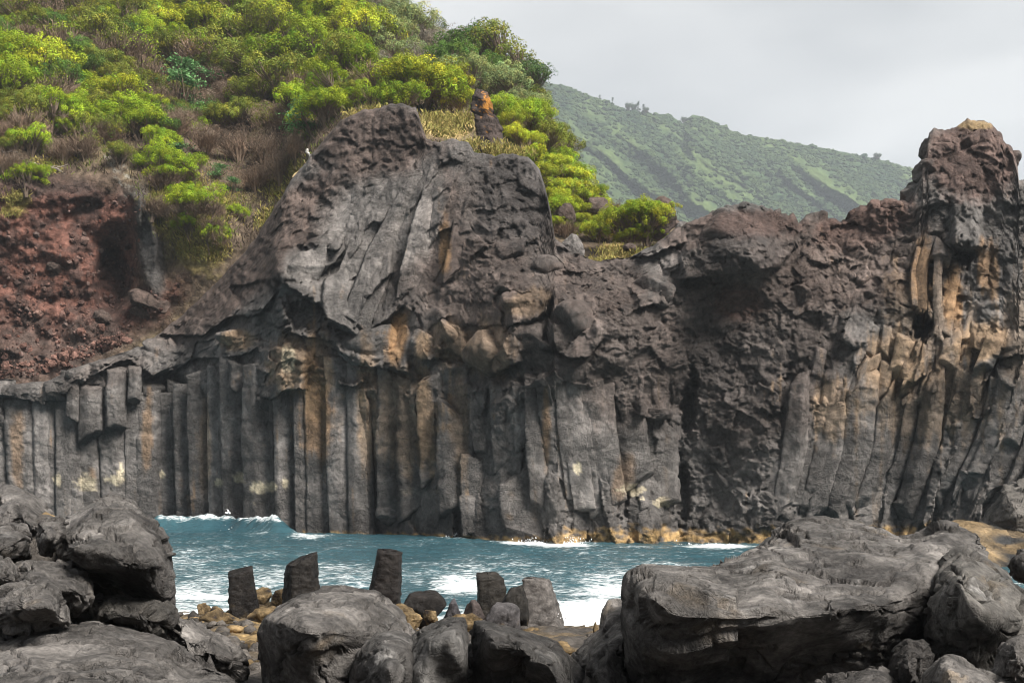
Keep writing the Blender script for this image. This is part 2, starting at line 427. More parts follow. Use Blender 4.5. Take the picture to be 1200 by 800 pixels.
def cliff_Y(px, py, fine=True):
    px = np.asarray(px, float); py = np.asarray(py, float)
    cw = np.exp(-((px - 800) / 45) ** 2) * (16 * gn(py / 75, .3, 0, 14) + 6 * gn(py / 18, .7, 0, 15)) * sm(330, 420, py)
    Y = base_Y(px) - MACRO(px + cw, py)
    rel = np.zeros(np.shape(px))
    for line, jut, fade in LEDGES:
        lx = np.array([p[0] for p in line], float); ly = np.array([p[1] for p in line], float)
        m = (px > lx[0] - 6) & (px < lx[-1] + 6)
        if not m.any():
            continue
        x = px[m]
        e = np.interp(x + 2.5 * gn(x / 9, py[m] / 9, 0, 3), lx, ly) + 2.0 * gn(x / 5, 0.5, 0, int(lx[0]) + 400)
        up = e - py[m]
        ends = sm(-6, 4, x - lx[0]) * sm(-6, 4, lx[-1] - x)
        rel[m] += np.where(up > 0, jut * np.exp(-(up / fade) ** 2), -0.25 * jut * np.exp(-(up / 14) ** 2)) * ends
    for cx, cy, rx, ry, d in PITS:
        rel -= d * sm(0.3, 0.75, blob(px + cw, py, cx, cy, rx, ry) + (0.45 * gn(px / 8, py / 8, 0, 8) + .2 * gn(px / 3, py / 3, 0, 9) if fine else 0))
    if fine:
        wx = px / 24 + 0.30 * fbm(px / 30, py / 30, 0, 1, 3); wy = py / 24 + 0.30 * fbm(px / 30, py / 30, 9, 2, 3)
        slab = sm(-14, 10, poly_sdf(px, py, SLAB))
        cols = sm(430, 480, py) * (1 - sm(790, 815, px) * sm(985, 925, px))
        cols = np.maximum(cols, sm(960, 1010, px) * sm(330, 420, py))
        pl = sm(.25, .7, blob(px, py, 545, 400, 110, 60) + blob(px, py, 640, 420, 60, 60) + .8 * blob(px, py, 370, 300, 50, 40) + .4 * fbm(px / 40, py / 40, 0, 63, 3))
        rough = 1 - np.maximum(np.maximum(slab * 0.88, cols * 0.72), pl * .9)
        rel += pl * (1.0 * facet(wx / 2.1, wy / 2.4, 105, 1.0)[0] + .3 * facet(wx / .9, wy / 1.0, 107, 1.0)[0])
        r = 0.70 * (lump(wx / 2.3, wy / 2.3, 11) + .25) + 0.40 * facet(wx / 1.15, wy / 1.0, 21)[0] + 0.22 * facet(wx / .5, wy / .42, 41)[0]
        r += 0.24 * fbm(wx * 1.1, wy * 1.1, 0, 61, 6, .66) + 0.15 * (lump(wx * 3.0, wy * 3.0, 71) + .2) + .11 * facet(wx / .24, wy / .21, 45)[0] + .10 * fbm(wx * 4, wy * 4, 0, 67, 3, .7, ridged=True)
        rel += rough * r * (1 - .28 * sm(680, 760, px))
        # long slabs leaning down to the lower left
        a = math.radians(118); u = wx * math.cos(a) + wy * math.sin(a); v = -wx * math.sin(a) + wy * math.cos(a)
        rel += (.25 + .75 * slab) * .04 * fbm(wx * 3, wy * 3, 0, 66, 4, .65) + slab * (0.55 * facet(v / 1.0, u / 4.0, 81, .9)[0] + .16 * facet(v / .45, u / 1.6, 85)[0])
        # broken columnar joints
        lean = np.interp(px, [600, 800, 930, 1200], [-.10, -.05, .28, .36])
        uu = wx + lean * wy
        rel += cols * (0.62 * facet(uu / 1.15, wy / 9.0, 91, 1.0)[0] + 0.20 * facet(uu / .55, wy / 1.8, 95)[0] + 0.08 * fbm(wx * 2, wy * .8, 0, 99, 4))
    return Y - rel


TOP = np.array([(-120, 455), (-60, 452), (0, 452), (55, 446), (85, 432), (110, 424), (170, 404), (215, 368), (262, 322), (300, 279), (340, 214), (365, 180),
                (398, 142), (420, 130), (450, 124), (470, 121), (488, 128), (500, 163), (515, 166), (530, 163), (548, 166), (556, 178), (580, 182), (600, 180), (618, 184),
                (632, 196), (638, 216), (646, 250), (650, 278), (672, 296), (700, 306), (740, 300), (765, 288), (785, 272), (800, 262), (828, 254), (848, 243), (872, 238),
                (893, 241), (912, 250), (930, 251), (936, 262), (945, 252), (958, 249), (972, 256), (985, 261), (1002, 246), (1012, 240), (1022, 234), (1040, 232),
                (1056, 235), (1066, 236), (1076, 214), (1081, 203), (1078, 196), (1086, 178), (1088, 158), (1093, 152), (1112, 152), (1124, 147), (1134, 140), (1152, 141),
                (1162, 145), (1174, 157), (1176, 165), (1186, 172), (1190, 186), (1193, 198), (1190, 211), (1200, 212), (1220, 216), (1260, 225), (1320, 240)], float)


def top_row(px):
    px = np.asarray(px, float)
    rough = np.interp(px, [0, 200, 380, 500, 760, 820, 1320], [1.5, 3.0, 5.0, 5.0, 4, 6.5, 6.5])
    return np.interp(px, TOP[:, 0], TOP[:, 1]) + rough * fbm(px / 13, 0.3, 0, 555, 4, .6)


def cliff_sheet(x0, x1, step=1.5, nrow=330):
    xs = np.arange(x0, x1 + .01, step); nc = len(xs)
    t = np.linspace(0, 1, nrow)
    tp = top_row(xs); bt = water_row(xs) + 14
    px = np.repeat(xs[None], nrow, 0); py = tp[None] * (1 - t[:, None]) + bt[None] * t[:, None]
    Y = cliff_Y(px, py)
    # crest rolls back instead of ending in a knife edge
    up = np.clip((py - tp[None]) / 9, 0, 1)
    Y = Y + 0.9 * (1 - np.sqrt(np.clip(1 - (1 - up) ** 2, 0, 1)))
    V = W(px, py, Y).reshape(-1, 3)
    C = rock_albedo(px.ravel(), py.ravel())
    # back side: a rough top, then down behind
    nb = 16
    vt = W(xs, tp, Y[0]); rows = []; cr = []
    for i in range(1, nb + 1):
        s = i / nb
        d = 9.0 * s
        b = vt.copy(); b[:, 1] += d
        b[:, 0] += d * (xs - 600) / F
        drop = 0.3 * d + 0.05 * d * d * sm(700, 1000, xs)
        b[:, 2] += -drop * (0.5 + sm(640, 900, xs)) + (0.35 * fbm(b[:, 0] * .9, b[:, 1] * .9, 0, 5, 4) - .1) * min(1, i / 2)
        rows.append(b); cr.append(np.clip(C[:nc] * (.9 + .3 * gn(b[:, 0], b[:, 1], 0, 5))[:, None], .01, .6))
    Vb = np.concatenate([r for r in rows[::-1]]); Cb = np.concatenate(cr[::-1])
    V = np.concatenate([Vb, V]); C = np.concatenate([Cb, C])
    return V, [grid_faces(nrow + nb, nc)], C


def sheet_part(parent, x0, x1):
    V, Fc, C = cliff_sheet(x0, x1)
    o = obj('rock_face', mesh('rock_face', V, Fc, C, True, M_CLIFF), parent)
    return o


def column(name, parent, path, wid, Yf, seed, sides=5, squash=.9, round_=.25, alb=0.0, rough=1.0, tiltT=.3, tiltB=.3, mat=None, colf=None, ring=30, res=3.0, joints=1.0):
    """A jointed basalt column: path of photo points with widths (px), its front at distance Yf."""
    path = np.array(path, float); wid = np.atleast_1d(np.array(wid, float))
    seg = np.r_[0, np.cumsum(np.hypot(*np.diff(path, axis=0).T))]
    n = max(8, int(seg[-1] / res))
    s = np.linspace(0, seg[-1], n)
    cx = np.interp(s, seg, path[:, 0]); cy = np.interp(s, seg, path[:, 1])
    if len(path) > 2:   # ease the bends
        k = max(1, n // 10)
        for _ in range(3):
            px_ = np.pad(cx, k, mode='reflect', reflect_type='odd'); py_ = np.pad(cy, k, mode='reflect', reflect_type='odd')
            cx = np.convolve(px_, np.ones(2 * k + 1) / (2 * k + 1), 'valid'); cy = np.convolve(py_, np.ones(2 * k + 1) / (2 * k + 1), 'valid')
    w = np.interp(s, np.linspace(0, seg[-1], len(wid)), wid)
    Yf = np.interp(s, np.linspace(0, seg[-1], np.size(Yf)), np.atleast_1d(Yf)) if np.size(Yf) > 1 else np.full(n, float(np.atleast_1d(Yf)[0]))
    r0 = w / 2 * Yf / F
    Yc = Yf + r0 * squash
    C0 = W(cx, cy, Yc)
    rs = np.random.default_rng(seed)
    # irregular polygon section
    ang = (np.arange(sides) + rs.uniform(-.22, .22, sides)) * 2 * math.pi / sides + rs.uniform(0, 6.28)
    dist = rs.uniform(.80, 1.0, sides)
    a = np.linspace(0, 2 * math.pi, ring, endpoint=False)
    dots = np.cos(a[:, None] - ang[None]) / dist[None]
    p = 14 - 9 * round_
    rad = 1 / (np.sum(np.maximum(dots, 0.02) ** p, 1) ** (1 / p))
    ex = rad * np.cos(a); ey = rad * np.sin(a)
    ex = ex / (0.5 * (ex.max() - ex.min())); ex -= (ex.max() + ex.min()) / 2
    ey = ey / max(1e-6, -ey.min()) * squash
    V = np.zeros((n, ring, 3))
    V[..., 0] = C0[:, None, 0] + ex[None] * r0[:, None]
    V[..., 1] = C0[:, None, 1] + ey[None] * r0[:, None]
    V[..., 2] = C0[:, None, 2]
    rm = r0.mean()
    # tilted broken ends
    tt = np.clip(1 - np.arange(n) / 6, 0, 1)[:, None]; tb = np.clip(1 - (n - 1 - np.arange(n)) / 6, 0, 1)[:, None]
    tv = rs.uniform(-1, 1, 2); bv = rs.uniform(-1, 1, 2)
    V[..., 2] += tt * tiltT * rm * (tv[0] * ex[None] + (.5 + .5 * tv[1]) * ey[None])
    V[..., 2] += tb * tiltB * rm * (bv[0] * ex[None] - (.3 + .7 * abs(bv[1])) * ey[None])
    P = V.reshape(-1, 3).copy()
    # joints every so often: the face shifts a little from block to block
    zs = P[:, 2] / (rm * rs.uniform(1.6, 3.2)) + .25 * gn(P[:, 0] / rm, P[:, 1] / rm, 0, seed)
    fl = np.floor(zs).astype(np.int64); z0 = np.zeros_like(fl)
    js = (h01(fl, z0, z0, seed) - .5) * .10 * rm * rough * joints
    js2 = (h01(fl, z0, z0, seed + 1) - .5) * .10 * rm * rough * joints
    fr = zs - fl
    notch = -.05 * rm * np.exp(-((np.minimum(fr, 1 - fr)) / .05) ** 2) * rough * joints
    q = P / rm
    dsp = rm * (0.07 * fbm(q[:, 0] * .9, q[:, 1] * .9, q[:, 2] * .45, seed, 4, .5) + .06 * fbm(q[:, 0] * 2.6, q[:, 1] * 2.6, q[:, 2] * 2.6, seed + 3, 4)) * rough + notch
    dirv = np.stack([np.tile(np.cos(a), n), np.tile(np.sin(a), n)], -1)
    P[:, 0] += dirv[:, 0] * dsp + js; P[:, 1] += dirv[:, 1] * dsp + js2
    P[:, 2] += .04 * rm * gn(q[:, 0] * 3, q[:, 1] * 3, 5, seed) * np.repeat((tt + tb)[:, 0], ring)
    # end caps
    nv = len(P)
    top = P[:ring]; bot = P[-ring:]
    ct = top.mean(0); cb = bot.mean(0)
    Vall = np.concatenate([P, top * .55 + ct * .45 + rs.normal(0, .04 * rm, (ring, 3)), ct[None], bot * .55 + cb * .45 + rs.normal(0, .04 * rm, (ring, 3)), cb[None]])
    i = np.arange(ring); j = (i + 1) % ring
    q1 = np.stack([i, j, nv + j, nv + i], -1)
    t1 = np.stack([nv + i, nv + j, np.full(ring, nv + ring)], -1)
    ob = nv - ring; nb = nv + ring + 1
    q2 = np.stack([ob + i, nb + i, nb + j, ob + j], -1)
    t2 = np.stack([nb + i, np.full(ring, nb + ring), nb + j], -1)
    side = grid_faces(n, ring, True)
    ppx = 600 + Vall[:, 0] / Vall[:, 1] * F; ppy = HY + (H - Vall[:, 2]) / Vall[:, 1] * F
    if colf is not None:
        Cc = colf(Vall, ppx, ppy)
    else:
        # each face of the column weathers a little differently
        ai = np.argmax(dots, 1)
        fv = rs.uniform(-.18, .18, sides)[ai]
        ext = np.full(len(Vall), float(alb)); ext[:nv] += np.tile(fv, n)
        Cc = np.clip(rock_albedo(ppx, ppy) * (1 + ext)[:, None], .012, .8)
    me = mesh(name, Vall, [side, q1, q2, t1, t2], Cc, True, mat or M_CLIFF)
    return obj(name, me, parent)


def chunk(name, parent, px, py, w, h, Yf, seed, depth=None, planes=11, alb=0.0, rot=0.0, mat=None, colf=None, detail=1.0, sub=5, loc=False):
    """An angular block: a ball cut by random planes, its edges worn, then roughened."""
    import bmesh
    rs = np.random.default_rng(seed)
    me0 = bpy.data.meshes.new('t'); bm = bmesh.new(); bmesh.ops.create_icosphere(bm, subdivisions=sub, radius=1); bm.to_mesh(me0); bm.free()
    D = np.zeros(len(me0.vertices) * 3); me0.vertices.foreach_get('co', D); D = D.reshape(-1, 3)
    Fc = np.zeros(len(me0.polygons) * 3, np.int32); me0.polygons.foreach_get('vertices', Fc); Fc = Fc.reshape(-1, 3)
    bpy.data.meshes.remove(me0)
    planes = max(7, planes - 2)
    nrm = rs.normal(size=(planes, 3)); nrm /= np.linalg.norm(nrm, axis=1)[:, None]
    dd = rs.uniform(.55, .85, planes)
    q = np.maximum(D @ nrm.T, .01) / dd[None]
    p = 40
    r = 1 / ((np.sum(q ** p, 1) + .2) ** (1 / p))
    P = D * r[:, None]
    P = P / (np.abs(P).max(0)[None])
    sx = w / 2 * Yf / F; sz = h / 2 * Yf / F; sy = depth if depth else min(sx, sz) * 1.0
    c, s_ = math.cos(math.radians(rot)), math.sin(math.radians(rot))
    X = P[:, 0] * sx; Z = P[:, 2] * sz; Yy = P[:, 1] * sy
    P = np.stack([X * c - Z * s_, Yy, X * s_ + Z * c], -1)
    m = (sx + sz) / 2
    q = P / m + seed * 1.37
    P = P + D * (m * detail * (.11 * fbm(q[:, 0] * 1.8, q[:, 1] * 1.8, q[:, 2] * 1.8, seed, 6, .62) - .12 * lump3(q * 1.9, seed, .5, 1.0) - .05 * lump3(q * 4.5, seed + 1, .5, 1.0)))[:, None]
    cen = W(px, py, Yf + sy)
    Vw = P + cen
    ppx = 600 + Vw[:, 0] / Vw[:, 1] * F; ppy = HY + (H - Vw[:, 2]) / Vw[:, 1] * F
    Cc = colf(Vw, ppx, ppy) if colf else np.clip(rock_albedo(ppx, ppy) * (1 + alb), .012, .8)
    if loc:
        o = obj(name, mesh(name, P, [Fc], Cc, True, mat or M_CLIFF), parent); o.location = cen
        return o
    return obj(name, mesh(name, Vw, [Fc], Cc, True, mat or M_CLIFF), parent)


def build_cliffs():
    A = tag(empty('basalt_cliff', W(450, 628, 61)), 'tall dark basalt bluff with upright columns rising from the sea below green hillside', 'cliff')
    B = tag(empty('basalt_headland', W(1000, 640, 53)), 'rust topped basalt headland with a rock pinnacle and leaning broken columns', 'cliff')
    sheet_part(A, -120, 798); sheet_part(B, 798, 1320)
    rs = np.random.default_rng(3)
    macro = lambda x, y: float(cliff_Y(np.array([x]), np.array([y]), False)[0])
    # --- straight columns of the bluff (photo x of their two sides, top row)
    L = [(-60, -38, 458), (-38, -16, 456), (-16, 17, 458), (16, 43, 478), (41, 59, 462), (55, 72, 474), (68, 82, 462), (78, 95, 448), (92, 121, 508), (118, 127, 462),
         (124, 150, 500), (148, 166, 452), (166, 188, 492), (186, 205, 494), (203, 213, 480), (210, 229, 484), (226, 246, 470), (246, 262, 462), (258, 268, 456), (264, 291, 448), (290, 324, 460),
         (320, 329, 470), (325, 342, 462), (338, 351, 460), (348, 364, 444), (362, 382, 420), (380, 391, 432), (388, 413, 452), (411, 430, 448), (427, 436, 446)]
    for i, (a, b, t) in enumerate(L):
        narrow = (b - a) < 14
        xm = (a + b) / 2; w = (b - a) * (1.34 if not narrow else 1.5); t = t - (34 if 163 < xm < 440 else 12)
        off = rs.uniform(-.05, .32) - (0.45 if narrow else 0)
        lean = rs.uniform(2, 9)
        yb = float(water_row(xm)) + 14
        yf = [macro(xm, 560) - off - .75, macro(xm, 560) - off - .85]
        column('column', A, [(xm - lean * .6, t), (xm - lean * .2, (t + yb) / 2), (xm + lean * .4, yb)], [w * .95, w, w * 1.05], yf, 100 + i, sides=int(rs.choice([4, 5, 6])),
               alb=rs.uniform(.0, .45) - (.4 if narrow else 0), squash=rs.uniform(.42, .62), round_=.05)
    # stubs that broke off half way up
    for k, (xm, t, b, w) in enumerate([(107, 452, 513, 28), (136, 432, 503, 25), (86, 448, 492, 14), (158, 430, 470, 16), (280, 425, 462, 24)]):
        column('broken_column', A, [(xm, t), (xm - 1, b)], [w, w * 1.04], macro(xm, 480) - 1.15, 300 + k, sides=5, alb=.1, tiltB=.7, squash=.9)
    # --- rougher columns in the middle
    Mx = [(447, 475, 440, 612), (470, 500, 446, 600), (496, 522, 440, 560), (556, 577, 465, 532), (580, 605, 452, 545), (604, 622, 448, 520), (622, 642, 440, 600),
          (640, 661, 438, 562), (660, 672, 446, 585), (670, 690, 440, 598), (686, 699, 442, 606), (697, 715, 446, 604), (712, 726, 450, 590), (726, 756, 478, 568),
          (758, 792, 490, 592), (519, 552, 480, 600), (546, 575, 535, 628), (595, 640, 548, 632)]
    for i, (a, b, t, y2) in enumerate(Mx):
        xm = (a + b) / 2; w = (b - a) * 1.45
        lean = np.interp(xm, [450, 600, 700, 790], [1, 5, 16, 2])
        column('column', A, [(xm - lean * .7, t), (xm - lean * .4, (t * .6 + y2 * .4)), (xm + lean * .5, y2)], [w * .9, w, w * .95],
               [macro(xm, t + 8) - rs.uniform(.0, .3), macro(xm, y2 - 4) - rs.uniform(.1, .45)], 400 + i, sides=int(rs.choice([4, 5, 6])), round_=.2, rough=1.7, squash=rs.uniform(.35, .6),
               alb=rs.uniform(-.05, .40), tiltT=.8, tiltB=.9)
    # --- long smooth slabs fanning down the bluff's face
    for k, (path, w, al, o) in enumerate([([(524, 182), (508, 255), (482, 342)], [30, 46, 38], .25, .35), ([(492, 200), (458, 275), (414, 378)], [26, 42, 40], .15, .3), ([(462, 208), (432, 270), (404, 335)], [24, 36, 30], .3, .15),
            ([(546, 196), (548, 262), (532, 322)], [24, 34, 30], -.1, .2), ([(430, 225), (402, 272), (372, 318)], [24, 34, 30], .1, .1), ([(398, 318), (400, 350), (404, 384)], [34, 46, 34], .05, .5),
            ([(372, 284), (358, 312), (346, 342)], [26, 46, 44], .35, .6)]):
        column('slab', A, path, w, [macro(*path[0]) - o * .6, macro(*path[1]) - o, macro(*path[2]) - o], 460 + k, sides=4, alb=al, squash=.32, round_=.05, rough=1.1, tiltT=.8, tiltB=1.0, ring=36, res=2.0)
    # --- angular blocks of the bluff
    for k, (x, y, w, h, rot, al) in enumerate([(33, 478, 44, 44, 0, 0), (64, 462, 34, 26, -10, -.1), (92, 442, 30, 16, -20, .05), (196, 414, 62, 38, -12, .1),
            (178, 462, 34, 30, 10, -.3), (277, 398, 46, 28, -15, .1), 
            (369, 276, 20, 16, 0, .3), (412, 436, 38, 32, -8, .2), (440, 405, 76, 58, 20, -.1), (498, 406, 36, 42, 0, .3),
            (527, 390, 46, 58, 0, .15), (576, 412, 66, 76, 5, .1), (618, 358, 62, 36, -15, .1), (622, 400, 50, 52, 0, -.25), (672, 382, 64, 72, 0, -.3),
            (642, 318, 40, 40, 0, -.1), (600, 300, 60, 40, 20, -.2), (766, 484, 42, 20, 0, -.1), (470, 600, 46, 44, 0, -.1), (770, 345, 60, 60, 0, -.1), (318, 470, 30, 26, 0, -.3)]):
        back = 3.2 if (y < 290 and x > 640) else 0
        chunk('block', A, x, y, w * 1.15, h * 1.1, macro(x, y) - .45 - .2 * rs.random() + back, 600 + k, detail=.85, planes=9, depth=.030 * (w + h) * .5, alb=al, rot=rot)
    # --- leaning columns of the headland, bottoms swept towards the bluff
    for i in range(21):
        xb = 900 + i * 14.8 + rs.uniform(-4, 4)
        xt = xb + np.interp(xb, [900, 1200], [22, 52])
        t = np.interp(xt, [925, 960, 1000, 1060, 1120, 1170, 1250], [440, 436, 448, 455, 438, 432, 430]) + rs.uniform(-14, 14)
        b = np.interp(xb, [905, 960, 1010, 1060, 1200], [602, 612, 620, 600, 584]) + rs.uniform(-22, 14)
        w = rs.uniform(24, 38)
        o1 = rs.uniform(.1, .9)
        column('column', B, [(xt, t), (xt - (xt - xb) * .22, t * .5 + b * .5), (xb, b)], [w * .75, w * 1.05, w * .85], [macro(xt, t + 5) - o1, macro(xb, b) - o1 * .7],
               500 + i, sides=int(rs.choice([4, 5])), alb=rs.uniform(-.15, .4), rough=1.3, tiltT=1.4, tiltB=1.6, squash=rs.uniform(.5, .9), round_=.05)
    # short tan stubs above them
    for i, (xt, t, xb, b, w) in enumerate([(962, 408, 955, 445, 14), (985, 420, 978, 462, 22), (1024, 380, 1018, 420, 13), (1040, 382, 1036, 418, 12), (1062, 395, 1052, 440, 22),
            (1078, 420, 1064, 452, 20), (1022, 416, 1012, 452, 26), (1092, 430, 1082, 470, 18), (1115, 395, 1110, 436, 22), (1138, 395, 1128, 440, 24), (1166, 395, 1152, 432, 22),
            (1184, 420, 1172, 462, 20), (1198, 470, 1182, 520, 20), (1040, 425, 1030, 470, 16)]):
        column('broken_column', B, [(xt, t), (xb, b)], [w, w * 1.1], macro((xt + xb) / 2, (t + b) / 2) - rs.uniform(.2, .6), 700 + i, sides=5, alb=rs.uniform(.1, .5), tiltT=1., tiltB=1.2)
    # upper columns under the pinnacle
    for i, (xt, t, xm, m, xb, b, w, al) in enumerate([(1092, 276, 1078, 320, 1080, 366, 15, -.25), (1078, 290, 1070, 320, 1072, 360, 9, .3), (1100, 300, 1097, 340, 1101, 400, 11, .1),
            (1122, 308, 1114, 345, 1108, 395, 16, .1), (1136, 300, 1130, 345, 1124, 400, 14, -.1), (1160, 285, 1156, 315, 1150, 345, 26, .2), (1148, 348, 1142, 375, 1128, 405, 26, .3),
            (1170, 350, 1176, 390, 1186, 430, 30, -.1), (1100, 350, 1104, 400, 1102, 440, 16, .2), (1130, 228, 1133, 255, 1134, 288, 34, .1), (1106, 285, 1104, 296, 1102, 306, 22, 0)]):
        column('upper_column', B, [(xt, t), (xm, m), (xb, b)], [w * .9, w, w], [macro(xt, t) - .25, macro(xb, b) - .35], 750 + i, sides=5, alb=al, tiltT=.8, tiltB=.9, rough=1.3)
    for k, (x, y, w, h, rot, al) in enumerate([(868, 280, 120, 74, -6, -.1), (905, 262, 50, 40, 0, .05), (960, 262, 32, 34, 0, .2), (1010, 262, 60, 36, -25, .1), (1046, 246, 46, 28, 0, .1),
            (1100, 178, 46, 50, 0, 0), (1140, 168, 70, 54, 10, .05), (1172, 190, 44, 46, 0, -.1), (1120, 215, 76, 48, 0, -.1), (994, 328, 22, 26, 0, .4), (1010, 326, 22, 30, 0, .4),
            (986, 352, 16, 16, 0, .5), (1000, 402, 36, 28, -10, .5), (976, 378, 24, 20, 0, .3), (1018, 426, 30, 34, 0, .3), (940, 350, 50, 30, -30, .1), (850, 380, 70, 44, 20, -.1),
            (900, 420, 60, 50, 0, -.1), (860, 470, 50, 60, 0, 0), (890, 520, 44, 70, 10, 0), (845, 560, 40, 80, 10, -.1), (920, 600, 30, 40, 0, 0), (1186, 410, 34, 24, 0, -.1),
            (1176, 450, 26, 30, 0, .2), (1120, 600, 60, 36, 0, -.2), (1170, 260, 40, 40, 0, -.1), (1060, 300, 50, 40, -20, 0), (1070, 232, 44, 46, -20, .05), (1084, 206, 30, 40, 0, 0)]):
        chunk('block', B, x, y, w, h, macro(x, y) - .25 - .3 * rs.random(), 800 + k, depth=.030 * (w + h) * .5, alb=al, rot=rot)
    return A, B


build_cliffs()


# ------------------------------------------------------------------ hillside behind the bluff
HILLY = TPS([
    (-150, 200, 77), (0, 205, 76.5), (0, 110, 86), (0, 0, 108), (0, -140, 135), (-150, -140, 135), (200, 0, 112), (200, -120, 136), (440, 0, 122), (350, -60, 130), (300, 150, 90), (200, 100, 97),
    (150, 195, 79), (100, 120, 88), (250, 250, 76), (300, 200, 84), (200, 330, 77.5), (0, 330, 77.5), (0, 430, 76.5), (100, 300, 78.3), (60, 250, 77.8), (100, 420, 75.8), (-150, 440, 77), (200, 420, 76.5),
    (150, 300, 79.5), (170, 215, 78), (185, 280, 78), (290, 270, 77.5), (360, 175, 77), (410, 135, 77), (500, 128, 79), (560, 60, 112), (640, 120, 106), (680, 195, 100), (600, 150, 82),
    (640, 205, 79), (720, 245, 88), (560, 185, 76), (500, 40, 120), (760, 260, 84), (700, 290, 73), (780, 290, 70), (640, 260, 75), (640, 330, 68), (780, 400, 68), (400, 300, 78), (300, 400, 76.5), (500, 300, 80)],
    smooth=.01)
HSKY = np.array([(-170, -190), (100, -150), (300, -80), (400, -28), (448, 2), (480, 28), (510, 48), (540, 58), (560, 62), (600, 82), (622, 98), (645, 128), (655, 160), (675, 195),
                 (700, 222), (722, 244), (735, 252), (760, 246), (785, 250), (815, 275)], float)
RED = [(-120, 205), (40, 205), (120, 215), (168, 232), (160, 330), (140, 350), (215, 330), (190, 372), (120, 415), (60, 450), (-120, 470)]


def hill_Y(px, py, fine=True):
    px = np.asarray(px, float); py = np.asarray(py, float)
    Y = HILLY(px, py)
    if not fine:
        return Y
    m = px / 19; n = py / 19
    red = sm(-25, 15, poly_sdf(px, py, RED))
    rel = .5 * fbm(m * .5, n * .5, 0, 201, 5, .55)
    rel = rel + red * (.8 * (lump(m / 2.2, n / 1.6, 211) + .2) + .12 * facet(m / .8, n / .6, 221)[0] + .07 * facet(m / .36, n / .3, 225)[0] + .9 * fbm(m * .35, n * .45, 0, 231, 7, .6) + .12 * (lump(m / .5, n / .45, 229) + .2))
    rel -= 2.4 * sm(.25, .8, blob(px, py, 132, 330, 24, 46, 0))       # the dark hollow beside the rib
    rel -= 1.4 * sm(.25, .8, blob(px, py, 255, 160, 50, 34, 0))
    rib = sm(.2, .8, blob(px, py, 172, 285, 16, 80, -8))              # rib of old columns
    rel += rib * (1.3 + .35 * facet(m / .5 + n * .1, n / 4, 241, 1.)[0])
    return Y - rel


def hill_albedo(px, py):
    g = fbm(px / 40, py / 40, 0, 251, 5); f = fbm(px / 8, py / 8, 0, 261, 4)
    c = np.array([.105, .078, .055]) * (1 + .5 * g + .4 * f)[..., None]
    c = c + np.array([.06, .055, .01]) * sm(.0, .5, g + .3 * f)[..., None]
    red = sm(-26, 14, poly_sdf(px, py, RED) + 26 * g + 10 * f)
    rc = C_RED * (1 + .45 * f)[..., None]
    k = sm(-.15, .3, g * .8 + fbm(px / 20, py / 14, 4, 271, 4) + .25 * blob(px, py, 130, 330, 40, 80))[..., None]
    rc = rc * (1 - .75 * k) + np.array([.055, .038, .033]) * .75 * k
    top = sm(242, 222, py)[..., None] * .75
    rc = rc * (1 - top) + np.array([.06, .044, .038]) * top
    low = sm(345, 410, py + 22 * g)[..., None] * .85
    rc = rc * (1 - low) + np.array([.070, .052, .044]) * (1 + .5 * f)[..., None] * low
    c = c * (1 - red[..., None]) + rc * red[..., None]
    rib = sm(.3, .7, blob(px, py, 176, 285, 17, 80, -8))[..., None]
    c = c * (1 - rib) + C_GREY * .8 * (1 + .4 * f)[..., None] * rib
    pal = (sm(.35, .6, blob(px, py, 138, 195, 10, 50, -28) + .5 * f) + sm(.4, .65, blob(px, py, 164, 250, 6, 26, -10) + .5 * f)).clip(0, 1)[..., None] * .8 * sm(-.15, .35, fbm(px / 5, py / 7, 0, 277, 4))[..., None]
    c = c * (1 - pal) + np.array([.25, .235, .20]) * pal
    gras = (sm(.3, .6, blob(px, py, 190, 255, 14, 34, -20) + .3 * f) + sm(.3, .6, blob(px, py, 235, 285, 36, 40, 0) + .4 * f) * .6 + sm(.3, .7, blob(px, py, 20, 240, 16, 14) + .4 * f)).clip(0, 1)[..., None] * .8
    c = c * (1 - gras) + np.array([.24, .19, .06]) * gras
    top = (sm(.3, .7, blob(px, py, 525, 148, 34, 16) + .2 * f) + sm(.3, .7, blob(px, py, 590, 176, 36, 14) + .2 * f) + sm(.3, .7, blob(px, py, 440, 138, 40, 8) + .3 * f)
           + sm(.3, .7, blob(px, py, 725, 293, 26, 10) + .3 * f)).clip(0, 1)[..., None]
    c = c * (1 - top) + C_STRAW * top
    return np.clip(c, .012, .6)


def build_hill():
    xs = np.arange(-170, 801, 2.2); nr = 290
    tp = np.interp(xs, HSKY[:, 0], HSKY[:, 1]); bt = np.interp(xs, [-170, 60, 640, 800], [485, 475, 420, 420])
    t = np.linspace(0, 1, nr)[:, None]
    px = np.repeat(xs[None], nr, 0); py = tp[None] * (1 - t) + bt[None] * t
    Y = hill_Y(px, py)
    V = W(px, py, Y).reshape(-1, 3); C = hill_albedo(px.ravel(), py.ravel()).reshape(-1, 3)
    vt = W(xs, tp, Y[0]); rows = []; cr = []
    for i in range(1, 13):
        d = 5.0 * i
        b = vt.copy(); b[:, 1] += d; b[:, 0] += d * (xs - 600) / F
        b[:, 2] += -.25 * d - .004 * d * d + 1.2 * gn(b[:, 0] * .2, b[:, 1] * .2, 0, 7)
        b[:, 2] = np.maximum(b[:, 2], -1.0)
        rows.append(b); cr.append(C[:len(xs)])
    V = np.concatenate(rows[::-1] + [V]); C = np.concatenate(cr[::-1] + [C])
    o = obj('hillside', mesh('hillside', V, [grid_faces(nr + 12, len(xs))], C, True, M_SOIL))
    tag(o, 'steep earthy hillside with a bare red scoria slope beside the bluff', 'hillside', kind='structure')


build_hill()


